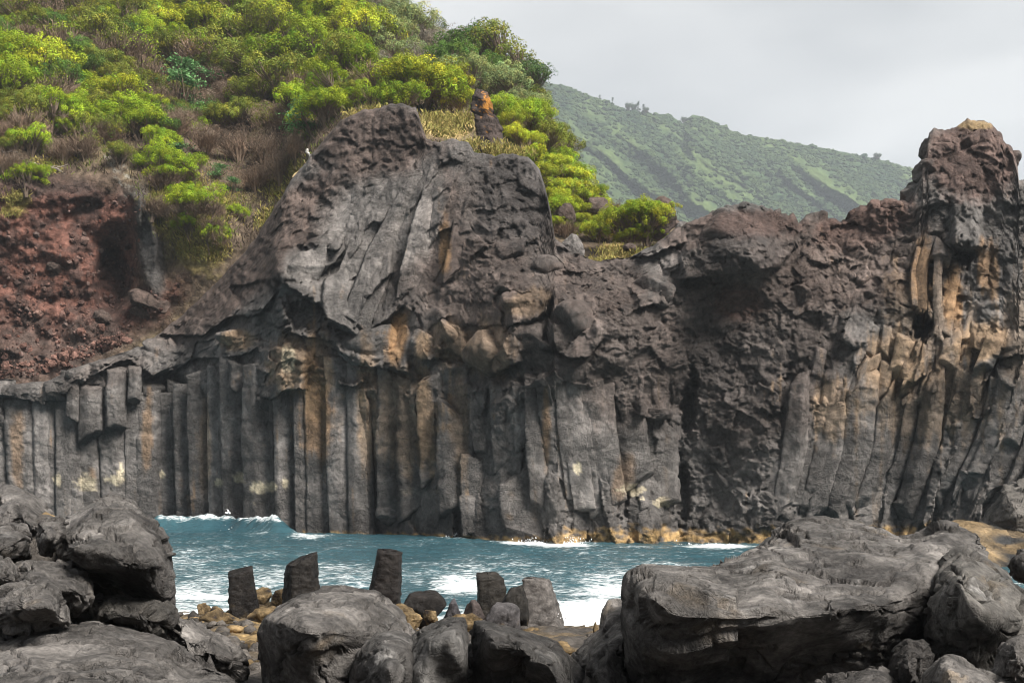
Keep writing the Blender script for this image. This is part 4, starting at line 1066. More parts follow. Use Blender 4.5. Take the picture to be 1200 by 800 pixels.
# ------------------------------------------------------------------ the lichened spire, stray rocks and dry grass on the bluff
def summit():
    def colf(V, px, py):
        f = fbm(px / 3.2, py / 3.2, 0, 401, 5, .65)
        c = np.array([.060, .044, .038]) * (1 + .6 * f)[:, None]
        w = (sm(.35, .6, blob(px, py, 573, 121, 10, 15, 20) + 1.3 * f - .16) * .95)[:, None]
        return np.clip(c * (1 - w) + C_LICHEN * (1 + .3 * f)[:, None] * w, .01, .8)
    Y = 68.5
    o = column('rock_spire', None, [(566, 110), (567, 122), (571, 145), (575, 178)], [18, 29, 32, 30], Y, 881, sides=4, round_=.2, rough=4.0, tiltT=1.0, squash=.7, colf=colf, ring=40, res=1.5)
    tag(o, 'small upright rock spire with orange lichen standing in dry grass on the bluff', 'rock')
    cg = lambda V, px, py: np.clip(np.array([.16, .145, .135]) * (1 + .6 * fbm(px / 6, py / 6, 0, 411, 4))[:, None], .02, .5)
    cd = lambda V, px, py: np.clip(np.array([.10, .072, .06]) * (1 + .6 * fbm(px / 6, py / 6, 0, 412, 4))[:, None], .02, .5)
    for k, (x, y, w, h, Yr, cf, lb) in enumerate([
            (684, 222, 22, 20, 74, cg, 'pale grey rock among bright shrubs high on the slope above the ledge'), (702, 246, 34, 40, 72, cd, 'brown craggy rock under the pale grey rock on the ledge slope'),
            (662, 250, 30, 34, 71, cd, 'dark craggy rock between lime shrubs above the pale slab'), (778, 258, 36, 56, 70, cd, 'brown crag rising behind the lime shrubs next to the headland'),
            (757, 250, 24, 34, 71.5, cd, 'small brown rock capping the ledge shrubs before the mountain'), (672, 294, 46, 44, 67.5, cg, 'broad pale slab of rock at the foot of the ledge slope'),
            (800, 268, 22, 18, 66, cg, 'pale stone at the end of the dry grass on the ledge'), (738, 290, 18, 12, 67, cd, 'low dark stone lying in the dry grass of the ledge'),
            (178, 355, 60, 28, 75, cd, 'long brown rock slanting across the foot of the scoria slope'), (168, 368, 36, 20, 74, cd, 'rounded brown rock below the slanting rock at the scoria foot'),
            (120, 372, 24, 20, 75.5, cd, 'brown rock lying in the red scoria beside the dark hollow'), (64, 314, 22, 16, 76, cd, 'reddish lump of scoria jutting from the bare slope')]):
        Yr = Yr if (x > 655 and y > 260) or x > 750 else float(hill_Y(np.array([x]), np.array([y + h * .3]))[0]) - (3.2 if x > 640 else .5)
        tag(chunk('rock', None, x, y, w, h, Yr, 420 + k, colf=cf, rot=(-22 if 'slant' in lb else 0), loc=True, depth=(.6 * w / 24 if w < 40 else .9)), lb, 'rock', 'rocks on the slopes')
    rs = np.random.default_rng(31)
    # loose red rubble on the scoria slope and under the overhang
    n = 1000
    x = rs.uniform(-40, 235, n); y = 200 + 240 * rs.uniform(0, 1, n) ** .6
    k = poly_sdf(x, y, RED) > 0
    x, y = x[k], y[k]; n = len(x)
    Yq = hill_Y(x, y); cen = W(x, y, Yq - .05)
    x2 = rs.uniform(0, 150, 260); y2 = np.interp(x2, [0, 60, 150], [444, 432, 402]) - rs.uniform(0, 14, 260)
    cen = np.concatenate([cen, W(x2, y2, base_Y(x2) + .2 + rs.uniform(0, 1.2, 260))]); n = len(cen)
    ph = (1 + 5 ** .5) / 2
    box = np.array([(-1, ph, 0), (1, ph, 0), (-1, -ph, 0), (1, -ph, 0), (0, -1, ph), (0, 1, ph), (0, -1, -ph), (0, 1, -ph), (ph, 0, -1), (ph, 0, 1), (-ph, 0, -1), (-ph, 0, 1)], float) * .5
    fq = np.array([(0, 11, 5), (0, 5, 1), (0, 1, 7), (0, 7, 10), (0, 10, 11), (1, 5, 9), (5, 11, 4), (11, 10, 2), (10, 7, 6), (7, 1, 8), (3, 9, 4), (3, 4, 2), (3, 2, 6), (3, 6, 8), (3, 8, 9), (4, 9, 5), (2, 4, 11), (6, 2, 10), (8, 6, 7), (9, 8, 1)])
    S = rs.lognormal(-2.4, .55, n).clip(.05, .45)
    P = box[None] * rs.uniform(.65, 1.25, (n, 12, 1)) * S[:, None, None] * rs.uniform(.7, 1.3, (n, 1, 3))
    a = rs.uniform(0, 6.28, n); ca, sa = np.cos(a)[:, None], np.sin(a)[:, None]
    P = np.stack([P[..., 0] * ca - P[..., 1] * sa, P[..., 0] * sa + P[..., 1] * ca, P[..., 2]], -1) + cen[:, None]
    cb = np.array([.110, .062, .050]) * rs.uniform(.5, 1.4, (n, 1)) + rs.normal(0, .008, (n, 1)) + np.array([.03, .03, .028]) * (rs.random((n, 1)) < .3)
    cb[-260:] = np.array([.17, .095, .075]) * rs.uniform(.5, 1.4, (260, 1))
    o = obj('rubble', mesh('rubble', P.reshape(-1, 3), [(fq[None] + (np.arange(n) * 12)[:, None, None]).reshape(-1, 3)], np.repeat(np.clip(cb, .02, .4), 12, 0), False, M_SOIL))
    tag(o, 'loose reddish scoria rubble strewn over the bare slope and column tops', 'rubble', kind='stuff')

    # dry grass: thin blades
    def blades(pts, n, hgt, sp):
        out = []
        for (x, y, rx, ry, Yf) in pts:
            m = int(n * rx * ry / 300)
            a = rs.normal(0, .55, (m, 2)).clip(-1.2, 1.2)
            bx = x + a[:, 0] * rx; by = y + a[:, 1] * ry
            Yv = Yf(bx, by) if callable(Yf) else np.full(m, Yf) + rs.normal(0, .25, m)
            out.append(W(bx, by, Yv))
        b = np.concatenate(out); m = len(b)
        l = hgt * rs.uniform(.3, 1.6, (m, 1)); d = rs.normal(0, .65, (m, 3)); d[:, 2] = 1; d /= np.linalg.norm(d, axis=1)[:, None]
        s = np.cross(d, rs.normal(size=(m, 3))); s /= np.linalg.norm(s, axis=1)[:, None]
        w = sp
        V = np.stack([b - s * w, b + s * w, b + d * l * .6 + s * w * .7 + rs.normal(0, .03, (m, 3)), b + d * l + rs.normal(0, .06, (m, 3))], 1)
        return V.reshape(-1, 3), np.arange(m * 4).reshape(-1, 4), m
    hy = lambda x, y: hill_Y(x, np.minimum(y, 470)) - .1
    top = lambda x, y: np.interp(y, [120, 175], [73.5, 67.0]) + .0 * x
    spots = [(505, 140, 22, 7, top), (525, 147, 34, 12, top), (542, 140, 20, 8, top), (520, 156, 18, 6, 68.5), (580, 176, 18, 8, 67.5), (600, 180, 22, 7, 67.2), (556, 168, 12, 5, 68), (425, 134, 22, 5, 72), (440, 128, 16, 4, 72.5),
             (725, 294, 26, 5, 68), (740, 300, 22, 5, 67.5), (708, 306, 20, 5, 66.5), (190, 240, 10, 22, hy), (205, 262, 16, 16, hy), (240, 268, 22, 14, hy), (250, 292, 18, 14, hy), (262, 240, 20, 20, hy), (190, 225, 12, 16, hy),
             (18, 232, 16, 8, hy), (50, 196, 20, 8, hy), (75, 186, 16, 6, hy), (10, 250, 12, 5, hy), (345, 200, 20, 14, hy), (322, 222, 18, 14, hy), (316, 252, 14, 8, hy), (306, 262, 8, 8, hy), (236, 296, 16, 8, hy), (215, 290, 12, 12, hy),
             (222, 226, 26, 26, hy)]
    V, Fq, m = blades(spots, 900, .24, .014)
    t = rs.uniform(0, 1, (m, 1)); cl = (np.array([.34, .26, .09]) * (1 - t) + np.array([.22, .22, .06]) * t) * rs.uniform(.6, 1.3, (m, 1))
    o = obj('dry_grass', mesh('dry_grass', V, [Fq], np.repeat(cl, 4, 0), False, M_GRASS))
    tag(o, 'straw coloured dry grass growing in tufts on the bluff top and slopes', 'grass', kind='stuff')
    # brown brushwood and low green growth between the shrubs
    n = 40000
    x = rs.uniform(-40, 690, n); sk = np.interp(x, HSKY[:, 0], HSKY[:, 1]); y = sk + rs.uniform(0, 1, n) * (np.interp(x, [-40, 150, 190, 300, 420, 640, 690], [205, 205, 300, 290, 150, 230, 250]) - sk)
    k = (poly_sdf(x, y, RED) < 4) & (y > sk)
    k &= ~((np.abs(x - 525) < 46) & (np.abs(y - 148) < 20))
    x, y = x[k], y[k]; n = len(x)
    b = W(x, y, hill_Y(x, y))
    l = rs.uniform(.15, .5, (n, 1)); d = rs.normal(0, .7, (n, 3)); d[:, 2] = np.abs(d[:, 2]) + .5; d[:, 1] -= .4; d /= np.linalg.norm(d, axis=1)[:, None]
    s = np.cross(d, rs.normal(size=(n, 3))); s /= np.linalg.norm(s, axis=1)[:, None]
    V = np.stack([b - s * .025, b + s * .025, b + d * l + s * .015, b + d * l - s * .015], 1).reshape(-1, 3)
    g = (fbm(x / 30, y / 30, 0, 431, 3) + .3 * rs.normal(0, 1, n) + np.interp(x, [0, 300, 450, 600, 690], [-.25, -.2, .1, .5, .6]))[:, None]
    g = g + (.30 * sm(150, 90, y))[:, None]
    cl = np.where(g > .18, np.array([.13, .165, .03]), np.array([.125, .092, .068])) * rs.uniform(.5, 1.4, (n, 1))
    o = obj('undergrowth', mesh('undergrowth', V, [np.arange(n * 4).reshape(-1, 4)], np.repeat(cl, 4, 0), False, M_GRASS))
    tag(o, 'brown brushwood and low growth filling the gaps between the hillside shrubs', 'undergrowth', kind='stuff')


summit()


def branch_thing(name, pts, r0, Yoff, forks, label, colr, seed):
    """A bare dead limb: a bent tapering stem with side twigs, lying on the slope."""
    rs = np.random.default_rng(seed)
    me_v, me_f, cc = [], [], []
    def tube(P, ra, rb):
        P = np.array(P); n = len(P); k = 6
        base = sum(len(v) for v in me_v)
        T = np.gradient(P, axis=0); T /= np.linalg.norm(T, axis=1)[:, None]
        u = np.cross(T, [0.1, 1, .2]); u /= np.linalg.norm(u, axis=1)[:, None]; v = np.cross(T, u)
        a = np.arange(k) * 2 * math.pi / k; r = np.linspace(ra, rb, n)
        ring = P[:, None] + (u[:, None] * np.cos(a)[None, :, None] + v[:, None] * np.sin(a)[None, :, None]) * r[:, None, None]
        me_v.append(ring.reshape(-1, 3)); me_f.append(grid_faces(n, k, True, base)); cc.append(np.tile(np.array(colr) * rs.uniform(.8, 1.15), (n * k, 1)))
    px = np.array([p[0] for p in pts], float); py = np.array([p[1] for p in pts], float)
    t = np.linspace(0, len(pts) - 1, 14); x = np.interp(t, range(len(pts)), px) + rs.normal(0, .5, 14); y = np.interp(t, range(len(pts)), py) + rs.normal(0, .5, 14)
    Y = Yoff if not callable(Yoff) else Yoff(float(px.mean()), float(py.mean()))
    P = W(x, y, np.full(14, Y) + np.linspace(0, .2, 14)); tube(P, r0, r0 * .35)
    for i in range(forks):
        j = rs.integers(3, 11); d = (P[min(j + 2, 13)] - P[j]); d /= np.linalg.norm(d); d = d + rs.normal(0, .6, 3) * np.array([1, .4, 1]); L = rs.uniform(.3, .9)
        q = P[j][None] + d[None] * np.linspace(0, L, 6)[:, None] + rs.normal(0, .02, (6, 3)); tube(q, r0 * .45, r0 * .15)
    o = obj(name, mesh(name, np.concatenate(me_v), me_f, np.concatenate(cc), True, M_GRASS))
    tag(o, label, 'branch', 'dead branches on the slope')


hY = lambda x, y: float(hill_Y(np.array([x]), np.array([y]))[0]) - .45
branch_thing('dead_branch', [(34, 190), (50, 194), (68, 197), (70, 204)], .07, hY, 7, 'bleached forked branch lying at the top edge of the scoria slope', (.42, .36, .31), 1)
branch_thing('dead_branch', [(0, 172), (8, 184), (16, 192)], .06, hY, 3, 'short grey dead branch leaning above the scoria slope near the bleached one', (.36, .30, .26), 2)
branch_thing('dead_branch', [(192, 180), (200, 174), (206, 168)], .05, hY, 2, 'pale dead stick poking up beside the bright shrub over the hollow', (.45, .40, .36), 3)
branch_thing('dead_branch', [(268, 198), (272, 186), (282, 176), (302, 156)], .06, hY, 4, 'long curved brown branch hanging in the earthy hollow', (.26, .19, .15), 4)
branch_thing('dead_branch', [(344, 208), (356, 196), (366, 186), (371, 177)], .09, lambda a, b: 74.2, 3, 'straw coloured limb leaning along the crest of the bluff', (.50, .38, .20), 5)
branch_thing('dead_branch', [(359, 175), (362, 182), (365, 188)], .09, lambda a, b: 74.0, 0, 'white broken stick standing on the crest of the bluff', (.72, .68, .62), 6)


# ------------------------------------------------------------------ shore
SHORE = [(0, 1.4), (8, 1.35), (10, 1.15), (13, .86), (16, .56), (20, .34), (23, .10), (25, -.25), (28, -.9), (32, -1.6)]


def shore_z(x, y):
    e = y - .18 * np.clip(x, -6, 6) * 0 + 2.2 * sm(-2.0, -5.0, x) * -1
    m = np.exp(-((y - 11.0) / 1.3) ** 2) * sm(-2.75, -4.2, x)      # bedrock under the heap of boulders
    return np.interp(e, [a for a, _ in SHORE], [b for _, b in SHORE]) + 1.25 * m


def build_shore():
    xs = np.concatenate([np.linspace(-40, -9, 60), np.arange(-8.9, 9, .09), np.linspace(9, 40, 60)])
    ys = np.concatenate([np.linspace(-12, 6, 30), np.arange(6.1, 27, .09), np.linspace(27.2, 33, 20)])
    X, Yg = np.meshgrid(xs, ys)
    Z = shore_z(X, Yg) + .10 * (lump(X / .55, Yg / .55, 501) + .2) + .09 * (lump(X / .3, Yg / .3, 505) + .2) + .03 * (lump(X / .1, Yg / .1, 507) + .2) + .12 * fbm(X * .5, Yg * .5, 0, 511, 4) + np.maximum(np.abs(X) - 12, 0) * .06
    f = fbm(X * 3, Yg * 3, 0, 521, 4); g = fbm(X * .7, Yg * .7, 0, 523, 3)
    c = np.array([.055, .048, .042]) * (1 + .6 * f)[..., None]
    w = (sm(-.1, .4, g + .5 * f + .2) * sm(13, 17, Yg) * (.25 + .6 * np.exp(-((X + 4) / 2.2) ** 2 - ((Yg - 20) / 4) ** 2)))[..., None]
    c = c * (1 - w) + np.array([.27, .18, .075]) * (1 + .4 * f)[..., None] * w
    V = np.stack([X, Yg, Z], -1).reshape(-1, 3)
    o = obj('shore_ground', mesh('shore_ground', V, [grid_faces(len(ys), len(xs))], np.clip(c.reshape(-1, 3), .01, .5), True, M_WET, {}))
    tag(o, 'stony shore under the boulders, sloping down to the water', 'shore', kind='structure')


build_shore()


def boulder_col(seed, base=(.136, .124, .114), spots=.35, dark=0.0):
    def f(V):
        q = V * 1.0
        g = fbm(q[:, 0] * .9, q[:, 1] * .9, q[:, 2] * .9, seed, 5, .55); d = fbm(q[:, 0] * 5, q[:, 1] * 5, q[:, 2] * 5, seed + 1, 5, .6)
        e = fbm(q[:, 0] * 15, q[:, 1] * 15, q[:, 2] * 15, seed + 4, 3)
        c = np.array(base) * (1 + .40 * g + .40 * d + .25 * e)[:, None]
        w = (sm(.28, .6, fbm(q[:, 0] * 2, q[:, 1] * 2, q[:, 2] * 2, seed + 2, 4) + .25 * d) * spots)[:, None]
        c = c * (1 - w) + np.array([.21, .145, .075]) * w
        w = (sm(-.10, .45, -g + .5 * d) * .78)[:, None]                       # black crust of algae and manganese in ragged patches
        c = c * (1 - w) + np.array([.048, .043, .040]) * (1 + .5 * e)[:, None] * w
        w = (sm(.25, .6, fbm(q[:, 0] * 3, q[:, 1] * 3, q[:, 2] * 3, seed + 3, 5) + .2 * e) * .6)[:, None]   # pale salt and lichen film
        c = c * (1 - w) + np.array([.27, .255, .24]) * w
        return np.clip(c, .012, .5)
    return f


def boulder(label, outline, ctrl, edgeY, seed, thick=None, rim=.16, amp=1.0, col=None, nth=None, mat=None, name='boulder', group='boulders piled on the shore', crack=1.0, cen=None, facets=1.0, cat='boulder'):
    """A boulder whose front is surveyed: outline and depth points, rounded over at the rim and closed behind."""
    ol = np.array(outline, float); c = np.array(cen, float) if cen is not None else ol.mean(0)
    seg = np.linalg.norm(np.roll(ol, -1, 0) - ol, axis=1); per = seg.sum()
    nth = nth or int(np.clip(per / 2.2, 90, 520))
    s = np.r_[0, np.cumsum(seg)]; tt = np.linspace(0, per, nth, endpoint=False)
    lx = np.interp(tt, s, np.r_[ol[:, 0], ol[0, 0]]); ly = np.interp(tt, s, np.r_[ol[:, 1], ol[0, 1]])
    k = max(1, int(nth * .008))
    ker = np.ones(2 * k + 1) / (2 * k + 1)
    lx = np.convolve(np.r_[lx[-k:], lx, lx[:k]], ker, 'valid'); ly = np.convolve(np.r_[ly[-k:], ly, ly[:k]], ker, 'valid')
    pts = list(ctrl) + [(x, y, (edgeY(x, y) if callable(edgeY) else edgeY)) for x, y in ol]
    D = TPS(pts, 60.0, .004)
    R = np.hypot(lx - c[0], ly - c[1]); Rm = R.mean()
    nr = int(np.clip(Rm / 1.5, 36, 170))
    u = np.linspace(0, 1, nr); ss = 1 - (1 - u) ** 1.5
    px = c[0] + ss[:, None] * (lx - c[0])[None]; py = c[1] + ss[:, None] * (ly - c[1])[None]
    Y = D(px, py)
    size = Rm * np.mean([p[2] for p in pts]) / F
    e = np.clip((1 - ss) / .16, 0, 1)[:, None]
    Y = Y + rim * size * (1 - np.sqrt(np.clip(1 - (1 - e) ** 2, 0, 1)))
    Vf = W(px, py, Y)
    th = thick or size * 1.1
    nb = max(14, nr // 4); sb = np.cos(np.linspace(0, math.pi / 2, nb + 1))[1:]
    Yr = Y[-1]; Ym = Yr.mean()
    pxb = c[0] + sb[:, None] * (lx - c[0])[None]; pyb = c[1] + sb[:, None] * (ly - c[1])[None]
    Yb = Yr[None] * sb[:, None] + Ym * (1 - sb[:, None]) + th * np.sqrt(1 - sb ** 2)[:, None]
    Vb = W(pxb, pyb, Yb)
    V = np.concatenate([Vf, Vb]).reshape(-1, 3)
    Fq = grid_faces(nr + nb, nth, True)[:, ::-1]
    n = vnormals(V, Fq); n[:nth] = n[nth:2 * nth].mean(0)
    q = V / size + seed * 2.1
    qw = q + .10 * np.stack([gn(q[:, 0] * 2.2, q[:, 1] * 2.2, q[:, 2] * 2.2, seed + 30 + z) for z in (1, 2, 3)], -1)
    big = .06 * fbm(q[:, 0] * 1.6, q[:, 1] * 1.6, q[:, 2] * 1.6, seed, 5, .55) + facets * (-.20 * (lump3(qw * 1.35, seed + 5, .30, .95) - .70) - .09 * (lump3(qw * 3.3, seed + 6, .35, 1.0) - .5))
    w = V + .06 * np.stack([gn(V[:, 0] * 6, V[:, 1] * 6, V[:, 2] * 6, seed + z) for z in (1, 2, 3)], -1)
    rgh = sm(-.35, .45, fbm(V[:, 0] * 1.1, V[:, 1] * 1.1, V[:, 2] * 1.1, seed + 40, 3))
    fine = (.25 + rgh) * (.026 * fbm(w[:, 0] * 3.6, w[:, 1] * 3.6, w[:, 2] * 3.8, seed + 7, 6, .64) - .040 * lump3(w * np.array([2.6, 2.6, 2.8]), seed + 41, .5, 1.0) - .016 * lump3(w * np.array([8, 8, 8.5]), seed + 42, .5, 1.0)) \
        + .016 * rgh * fbm(w[:, 0] * 8, w[:, 1] * 8, w[:, 2] * 9, seed + 8, 4, .6, ridged=True)
    cn = fbm(w[:, 0] * .8, w[:, 1] * .8, w[:, 2] * 1.3, seed + 9, 4, .45); cm = gn(V[:, 0] * 1.0, V[:, 1] * 1.0, V[:, 2] * 1.0, seed + 10)
    cn2 = fbm(w[:, 0] * 1.7, w[:, 1] * 1.7, w[:, 2] * 2.6, seed + 11, 4, .45)
    cr = -.085 * np.exp(-(cn / .016) ** 2) * sm(-.15, .2, cm) - .05 * np.exp(-(cn2 / .022) ** 2) * sm(-.05, .25, -cm)
    cn3 = fbm(w[:, 0] * .55 + w[:, 2] * .5, w[:, 1] * .5, w[:, 2] * 1.1 - w[:, 0] * .4, seed + 12, 5, .5)
    cr = cr - .07 * np.exp(-(cn3 / .012) ** 2)
    V = V + n * (big * size * amp + fine * amp + cr * crack)[:, None]
    m = V[:nth].mean(0); V[:nth] = m * .9 + V[:nth] * .1
    C = (col or boulder_col(seed))(V)
    cenW = V.mean(0); cenW[2] = V[:, 2].min()
    o = obj(name, mesh(name, V - cenW, [Fq], C, True, mat or M_BOULDER)); o.location = cenW
    tag(o, label, cat, group)
    return o


def build_boulders():
    B = boulder
    # --- the great boulder on the right and its neighbours
    B('huge pale topped grey boulder with a dark undercut front, broadest on the shore',
      [(736, 850), (733, 700), (737, 672), (743, 662), (772, 659), (805, 660), (832, 656), (850, 650), (872, 634), (900, 620), (928, 607), (950, 601), (975, 599), (1005, 602), (1030, 610), (1050, 618), (1068, 622), (1084, 616),
       (1100, 608), (1116, 606), (1136, 614), (1154, 626), (1160, 650), (1140, 690), (1110, 740), (1080, 790), (1060, 850)],
      [(975, 612, 10.9), (940, 630, 10.3), (900, 645, 9.7), (1000, 640, 10.0), (850, 668, 9.2), (800, 676, 8.7), (860, 690, 8.55), (950, 675, 9.0), (1040, 660, 9.3), (1080, 632, 10.2), (1110, 618, 10.6), (1110, 640, 9.9), (1060, 690, 8.7),
       (760, 680, 8.5), (750, 700, 8.3), (800, 705, 8.15), (830, 720, 8.05), (900, 708, 8.2), (980, 708, 8.2), (1040, 712, 8.35), (870, 738, 8.2), (960, 738, 8.3), (1020, 738, 8.5),
       (760, 760, 8.6), (850, 775, 8.7), (950, 775, 8.75), (760, 815, 9.1), (850, 820, 9.15), (950, 820, 9.15), (1030, 790, 9.0)],
      lambda x, y: np.interp(y, [600, 640, 670, 850], [11.3, 10.4, 9.0, 9.5]) + (0.0 if x < 1000 else .3), 11, thick=2.2, rim=.05, amp=.55, facets=.7, cen=(930, 725))
    B('tall square faced boulder wedged against the end of the huge boulder',
      [(1080, 720), (1086, 672), (1098, 650), (1114, 640), (1130, 636), (1146, 646), (1160, 654), (1182, 666), (1202, 686), (1228, 712), (1234, 850), (1072, 850)],
      [(1120, 648, 9.0), (1150, 662, 8.9), (1190, 690, 8.7), (1104, 665, 8.75), (1135, 668, 8.45), (1108, 720, 8.4), (1150, 710, 8.1), (1180, 730, 8.2), (1120, 780, 8.5), (1170, 780, 8.4)],
      lambda x, y: np.interp(y, [640, 700, 850], [9.3, 8.8, 8.9]), 12, thick=1.3, rim=.05, amp=.6, col=boulder_col(12, (.085, .078, .070)))
    B('low rounded boulder with a pale crest beneath the square faced boulder',
      [(1050, 850), (1062, 810), (1080, 785), (1096, 768), (1112, 764), (1136, 772), (1165, 785), (1200, 797), (1230, 812), (1230, 860), (1060, 860)],
      [(1110, 775, 7.1), (1100, 800, 6.8), (1150, 800, 6.8), (1120, 830, 6.7)], 7.5, 13, amp=.7)
    B('shadowed boulder half hidden beside the low rounded one at the picture edge',
      [(1150, 815), (1160, 768), (1172, 748), (1190, 740), (1228, 735), (1232, 815)], [(1185, 755, 7.5), (1180, 785, 7.4), (1210, 770, 7.4)], 8.0, 14, amp=.8)
    B('dark wedge of rock filling the crack under the huge boulder',
      [(1030, 790), (1042, 762), (1060, 748), (1080, 744), (1094, 752), (1096, 790), (1080, 830), (1036, 830)], [(1062, 765, 7.9), (1070, 790, 7.8)], 8.3, 15, amp=1., col=boulder_col(15, (.08, .072, .066)))
    B('flat ledge of rock lying in front of the dark undercut',
      [(930, 850), (940, 806), (965, 785), (1000, 774), (1035, 772), (1062, 790), (1068, 850)], [(1000, 786, 7.9), (1000, 810, 7.4), (1030, 800, 7.5), (960, 815, 7.6)], 8.2, 16, amp=.8, col=boulder_col(16, (.09, .082, .076)))
    B('small rounded rock behind the shoulder of the huge boulder', [(1174, 662), (1180, 650), (1192, 642), (1232, 636), (1236, 690), (1190, 684), (1178, 674)], [(1200, 655, 11.2), (1200, 670, 11.1)], 11.8, 17, amp=.8)
    B('smooth grey slab leaning between the split boulder and the huge one',
      [(668, 765), (684, 748), (700, 736), (706, 715), (712, 702), (726, 699), (744, 702), (758, 740), (758, 850), (676, 850), (672, 790)],
      [(724, 708, 10.3), (716, 730, 9.9), (700, 755, 9.5), (690, 790, 9.1), (720, 780, 9.1), (740, 740, 9.6), (700, 820, 8.9)], 10.3, 18, amp=.7, rim=.1)
    # --- the middle pair
    B('rounded boulder with one smooth grey face and one black side behind the split boulder',
      [(297, 742), (304, 722), (318, 711), (332, 702), (350, 694), (376, 688), (398, 685), (420, 687), (444, 692), (462, 702), (478, 722), (488, 745), (480, 790), (440, 850), (312, 850), (305, 800), (300, 770)],
      [(400, 692, 9.9), (350, 706, 9.3), (318, 722, 9.4), (346, 735, 8.75), (360, 720, 8.85), (375, 770, 8.75), (330, 770, 9.05), (318, 800, 9.4), (410, 730, 8.9), (400, 770, 8.9), (450, 720, 9.5), (440, 760, 9.1), (345, 810, 9.15), (400, 820, 9.0)],
      lambda x, y: np.interp(y, [685, 730, 850], [10.3, 9.9, 9.6]), 21, thick=1.1, amp=.6, rim=.08)
    B('small dark hump resting against the smooth faced boulder',
      [(404, 850), (408, 790), (414, 765), (426, 748), (442, 738), (462, 736), (482, 742), (500, 760), (505, 850)], [(445, 748, 8.5), (440, 780, 8.1), (470, 770, 8.15), (450, 815, 8.1)], 8.9, 58, amp=.6, facets=.45, crack=.5, col=boulder_col(22, (.095, .088, .082)))
    B('dark half of the split boulder nearer the small hump',
      [(440, 850), (448, 800), (462, 768), (484, 742), (508, 728), (528, 721), (545, 721), (550, 730), (552, 850)],
      [(520, 727, 8.7), (540, 730, 8.5), (500, 745, 8.35), (530, 748, 8.1), (515, 760, 8.12), (480, 785, 8.3), (520, 785, 8.25), (540, 780, 8.2), (490, 825, 8.2), (530, 825, 8.5)], 9.0, 63, amp=.5, facets=.45, rim=.08, col=boulder_col(23, (.10, .094, .088)))
    B('dark half of the split boulder sloping down towards the surf',
      [(552, 850), (549, 740), (552, 724), (566, 722), (588, 728), (612, 736), (640, 745), (655, 751), (668, 768), (675, 795), (682, 850)],
      [(565, 727, 8.8), (600, 738, 8.75), (640, 755, 8.7), (575, 738, 8.25), (610, 752, 8.1), (645, 772, 8.15), (566, 760, 8.25), (600, 775, 8.3), (640, 800, 8.35), (570, 815, 8.6), (620, 820, 8.6), (660, 800, 8.2)], 9.1, 24, amp=.55, facets=.55, rim=.07,
      col=boulder_col(24, (.10, .094, .088)))
    # --- the heap on the left
    B('large bulging grey boulder on top of the stacked rocks by the water',
      [(64, 640), (68, 614), (80, 600), (96, 588), (106, 578), (125, 573), (146, 574), (158, 580), (170, 590), (186, 606), (200, 628), (206, 650), (208, 690), (206, 712), (190, 712), (160, 700), (120, 690), (85, 680), (66, 662)],
      [(128, 582, 10.6), (155, 596, 10.2), (100, 600, 10.2), (180, 625, 9.8), (130, 618, 9.6), (90, 622, 9.5), (78, 640, 9.15), (110, 655, 9.2), (150, 645, 9.25), (190, 660, 9.5), (140, 678, 9.35), (180, 692, 9.6), (100, 672, 9.4)],
      lambda x, y: np.interp(y, [573, 640, 712], [11.0, 10.1, 9.9]), 31, thick=1.6, amp=.65, rim=.08)
    B('sharp crested boulder behind the bulging one at the picture edge',
      [(-40, 600), (-10, 572), (4, 563), (16, 566), (34, 576), (50, 588), (66, 600), (72, 625), (60, 650), (20, 655), (-40, 655)], [(10, 572, 11.3), (30, 590, 10.8), (10, 610, 10.6), (50, 620, 10.4), (-20, 620, 10.6)], 11.6, 32, amp=.7, rim=.08)
    B('flat topped block tucked under the sharp crested boulder', [(-40, 630), (-10, 614), (12, 611), (34, 615), (42, 632), (38, 655), (-40, 662)], [(10, 618, 10.0), (20, 632, 9.65), (-10, 638, 9.6)], 10.2, 33, amp=.8)
    B('small knob of rock between the flat topped block and the bulging boulder', [(36, 630), (42, 610), (56, 600), (72, 601), (82, 612), (74, 640), (60, 656), (42, 650)], [(58, 612, 9.7), (56, 632, 9.4)], 9.9, 34, amp=.8)
    B('rounded slab leaning out beneath the bulging boulder', [(-20, 690), (10, 655), (24, 645), (50, 648), (80, 654), (106, 664), (116, 682), (114, 715), (90, 730), (20, 725)],
      [(40, 655, 9.3), (80, 665, 9.15), (60, 680, 8.75), (95, 690, 8.8), (30, 690, 8.8)], 9.5, 35, amp=.8)
    B('rounded boulder low at the picture edge under the leaning slab', [(-40, 660), (-10, 645), (14, 650), (28, 668), (34, 690), (10, 700), (-40, 700)], [(-5, 660, 8.9), (5, 680, 8.7)], 9.3, 36, amp=.8)
    B('angular block with a dark end low in the heap', [(-40, 700), (0, 684), (30, 678), (58, 680), (74, 688), (86, 712), (90, 732), (60, 745), (-40, 745)], [(30, 686, 8.5), (60, 692, 8.3), (20, 710, 8.1), (65, 715, 8.05)], 8.7, 37, amp=.8)
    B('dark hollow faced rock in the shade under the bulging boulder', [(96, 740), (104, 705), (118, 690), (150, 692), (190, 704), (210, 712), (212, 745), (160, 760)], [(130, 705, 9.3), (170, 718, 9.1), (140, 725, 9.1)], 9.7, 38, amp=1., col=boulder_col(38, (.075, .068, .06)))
    B('rough rock at the foot of the heap beside the pebbles', [(176, 760), (186, 722), (205, 710), (228, 720), (246, 735), (268, 744), (286, 756), (294, 775), (292, 800), (230, 810), (180, 800)],
      [(215, 722, 9.9), (250, 745, 9.7), (275, 765, 9.6), (215, 750, 9.4), (250, 775, 9.4)], 10.2, 39, amp=.9)
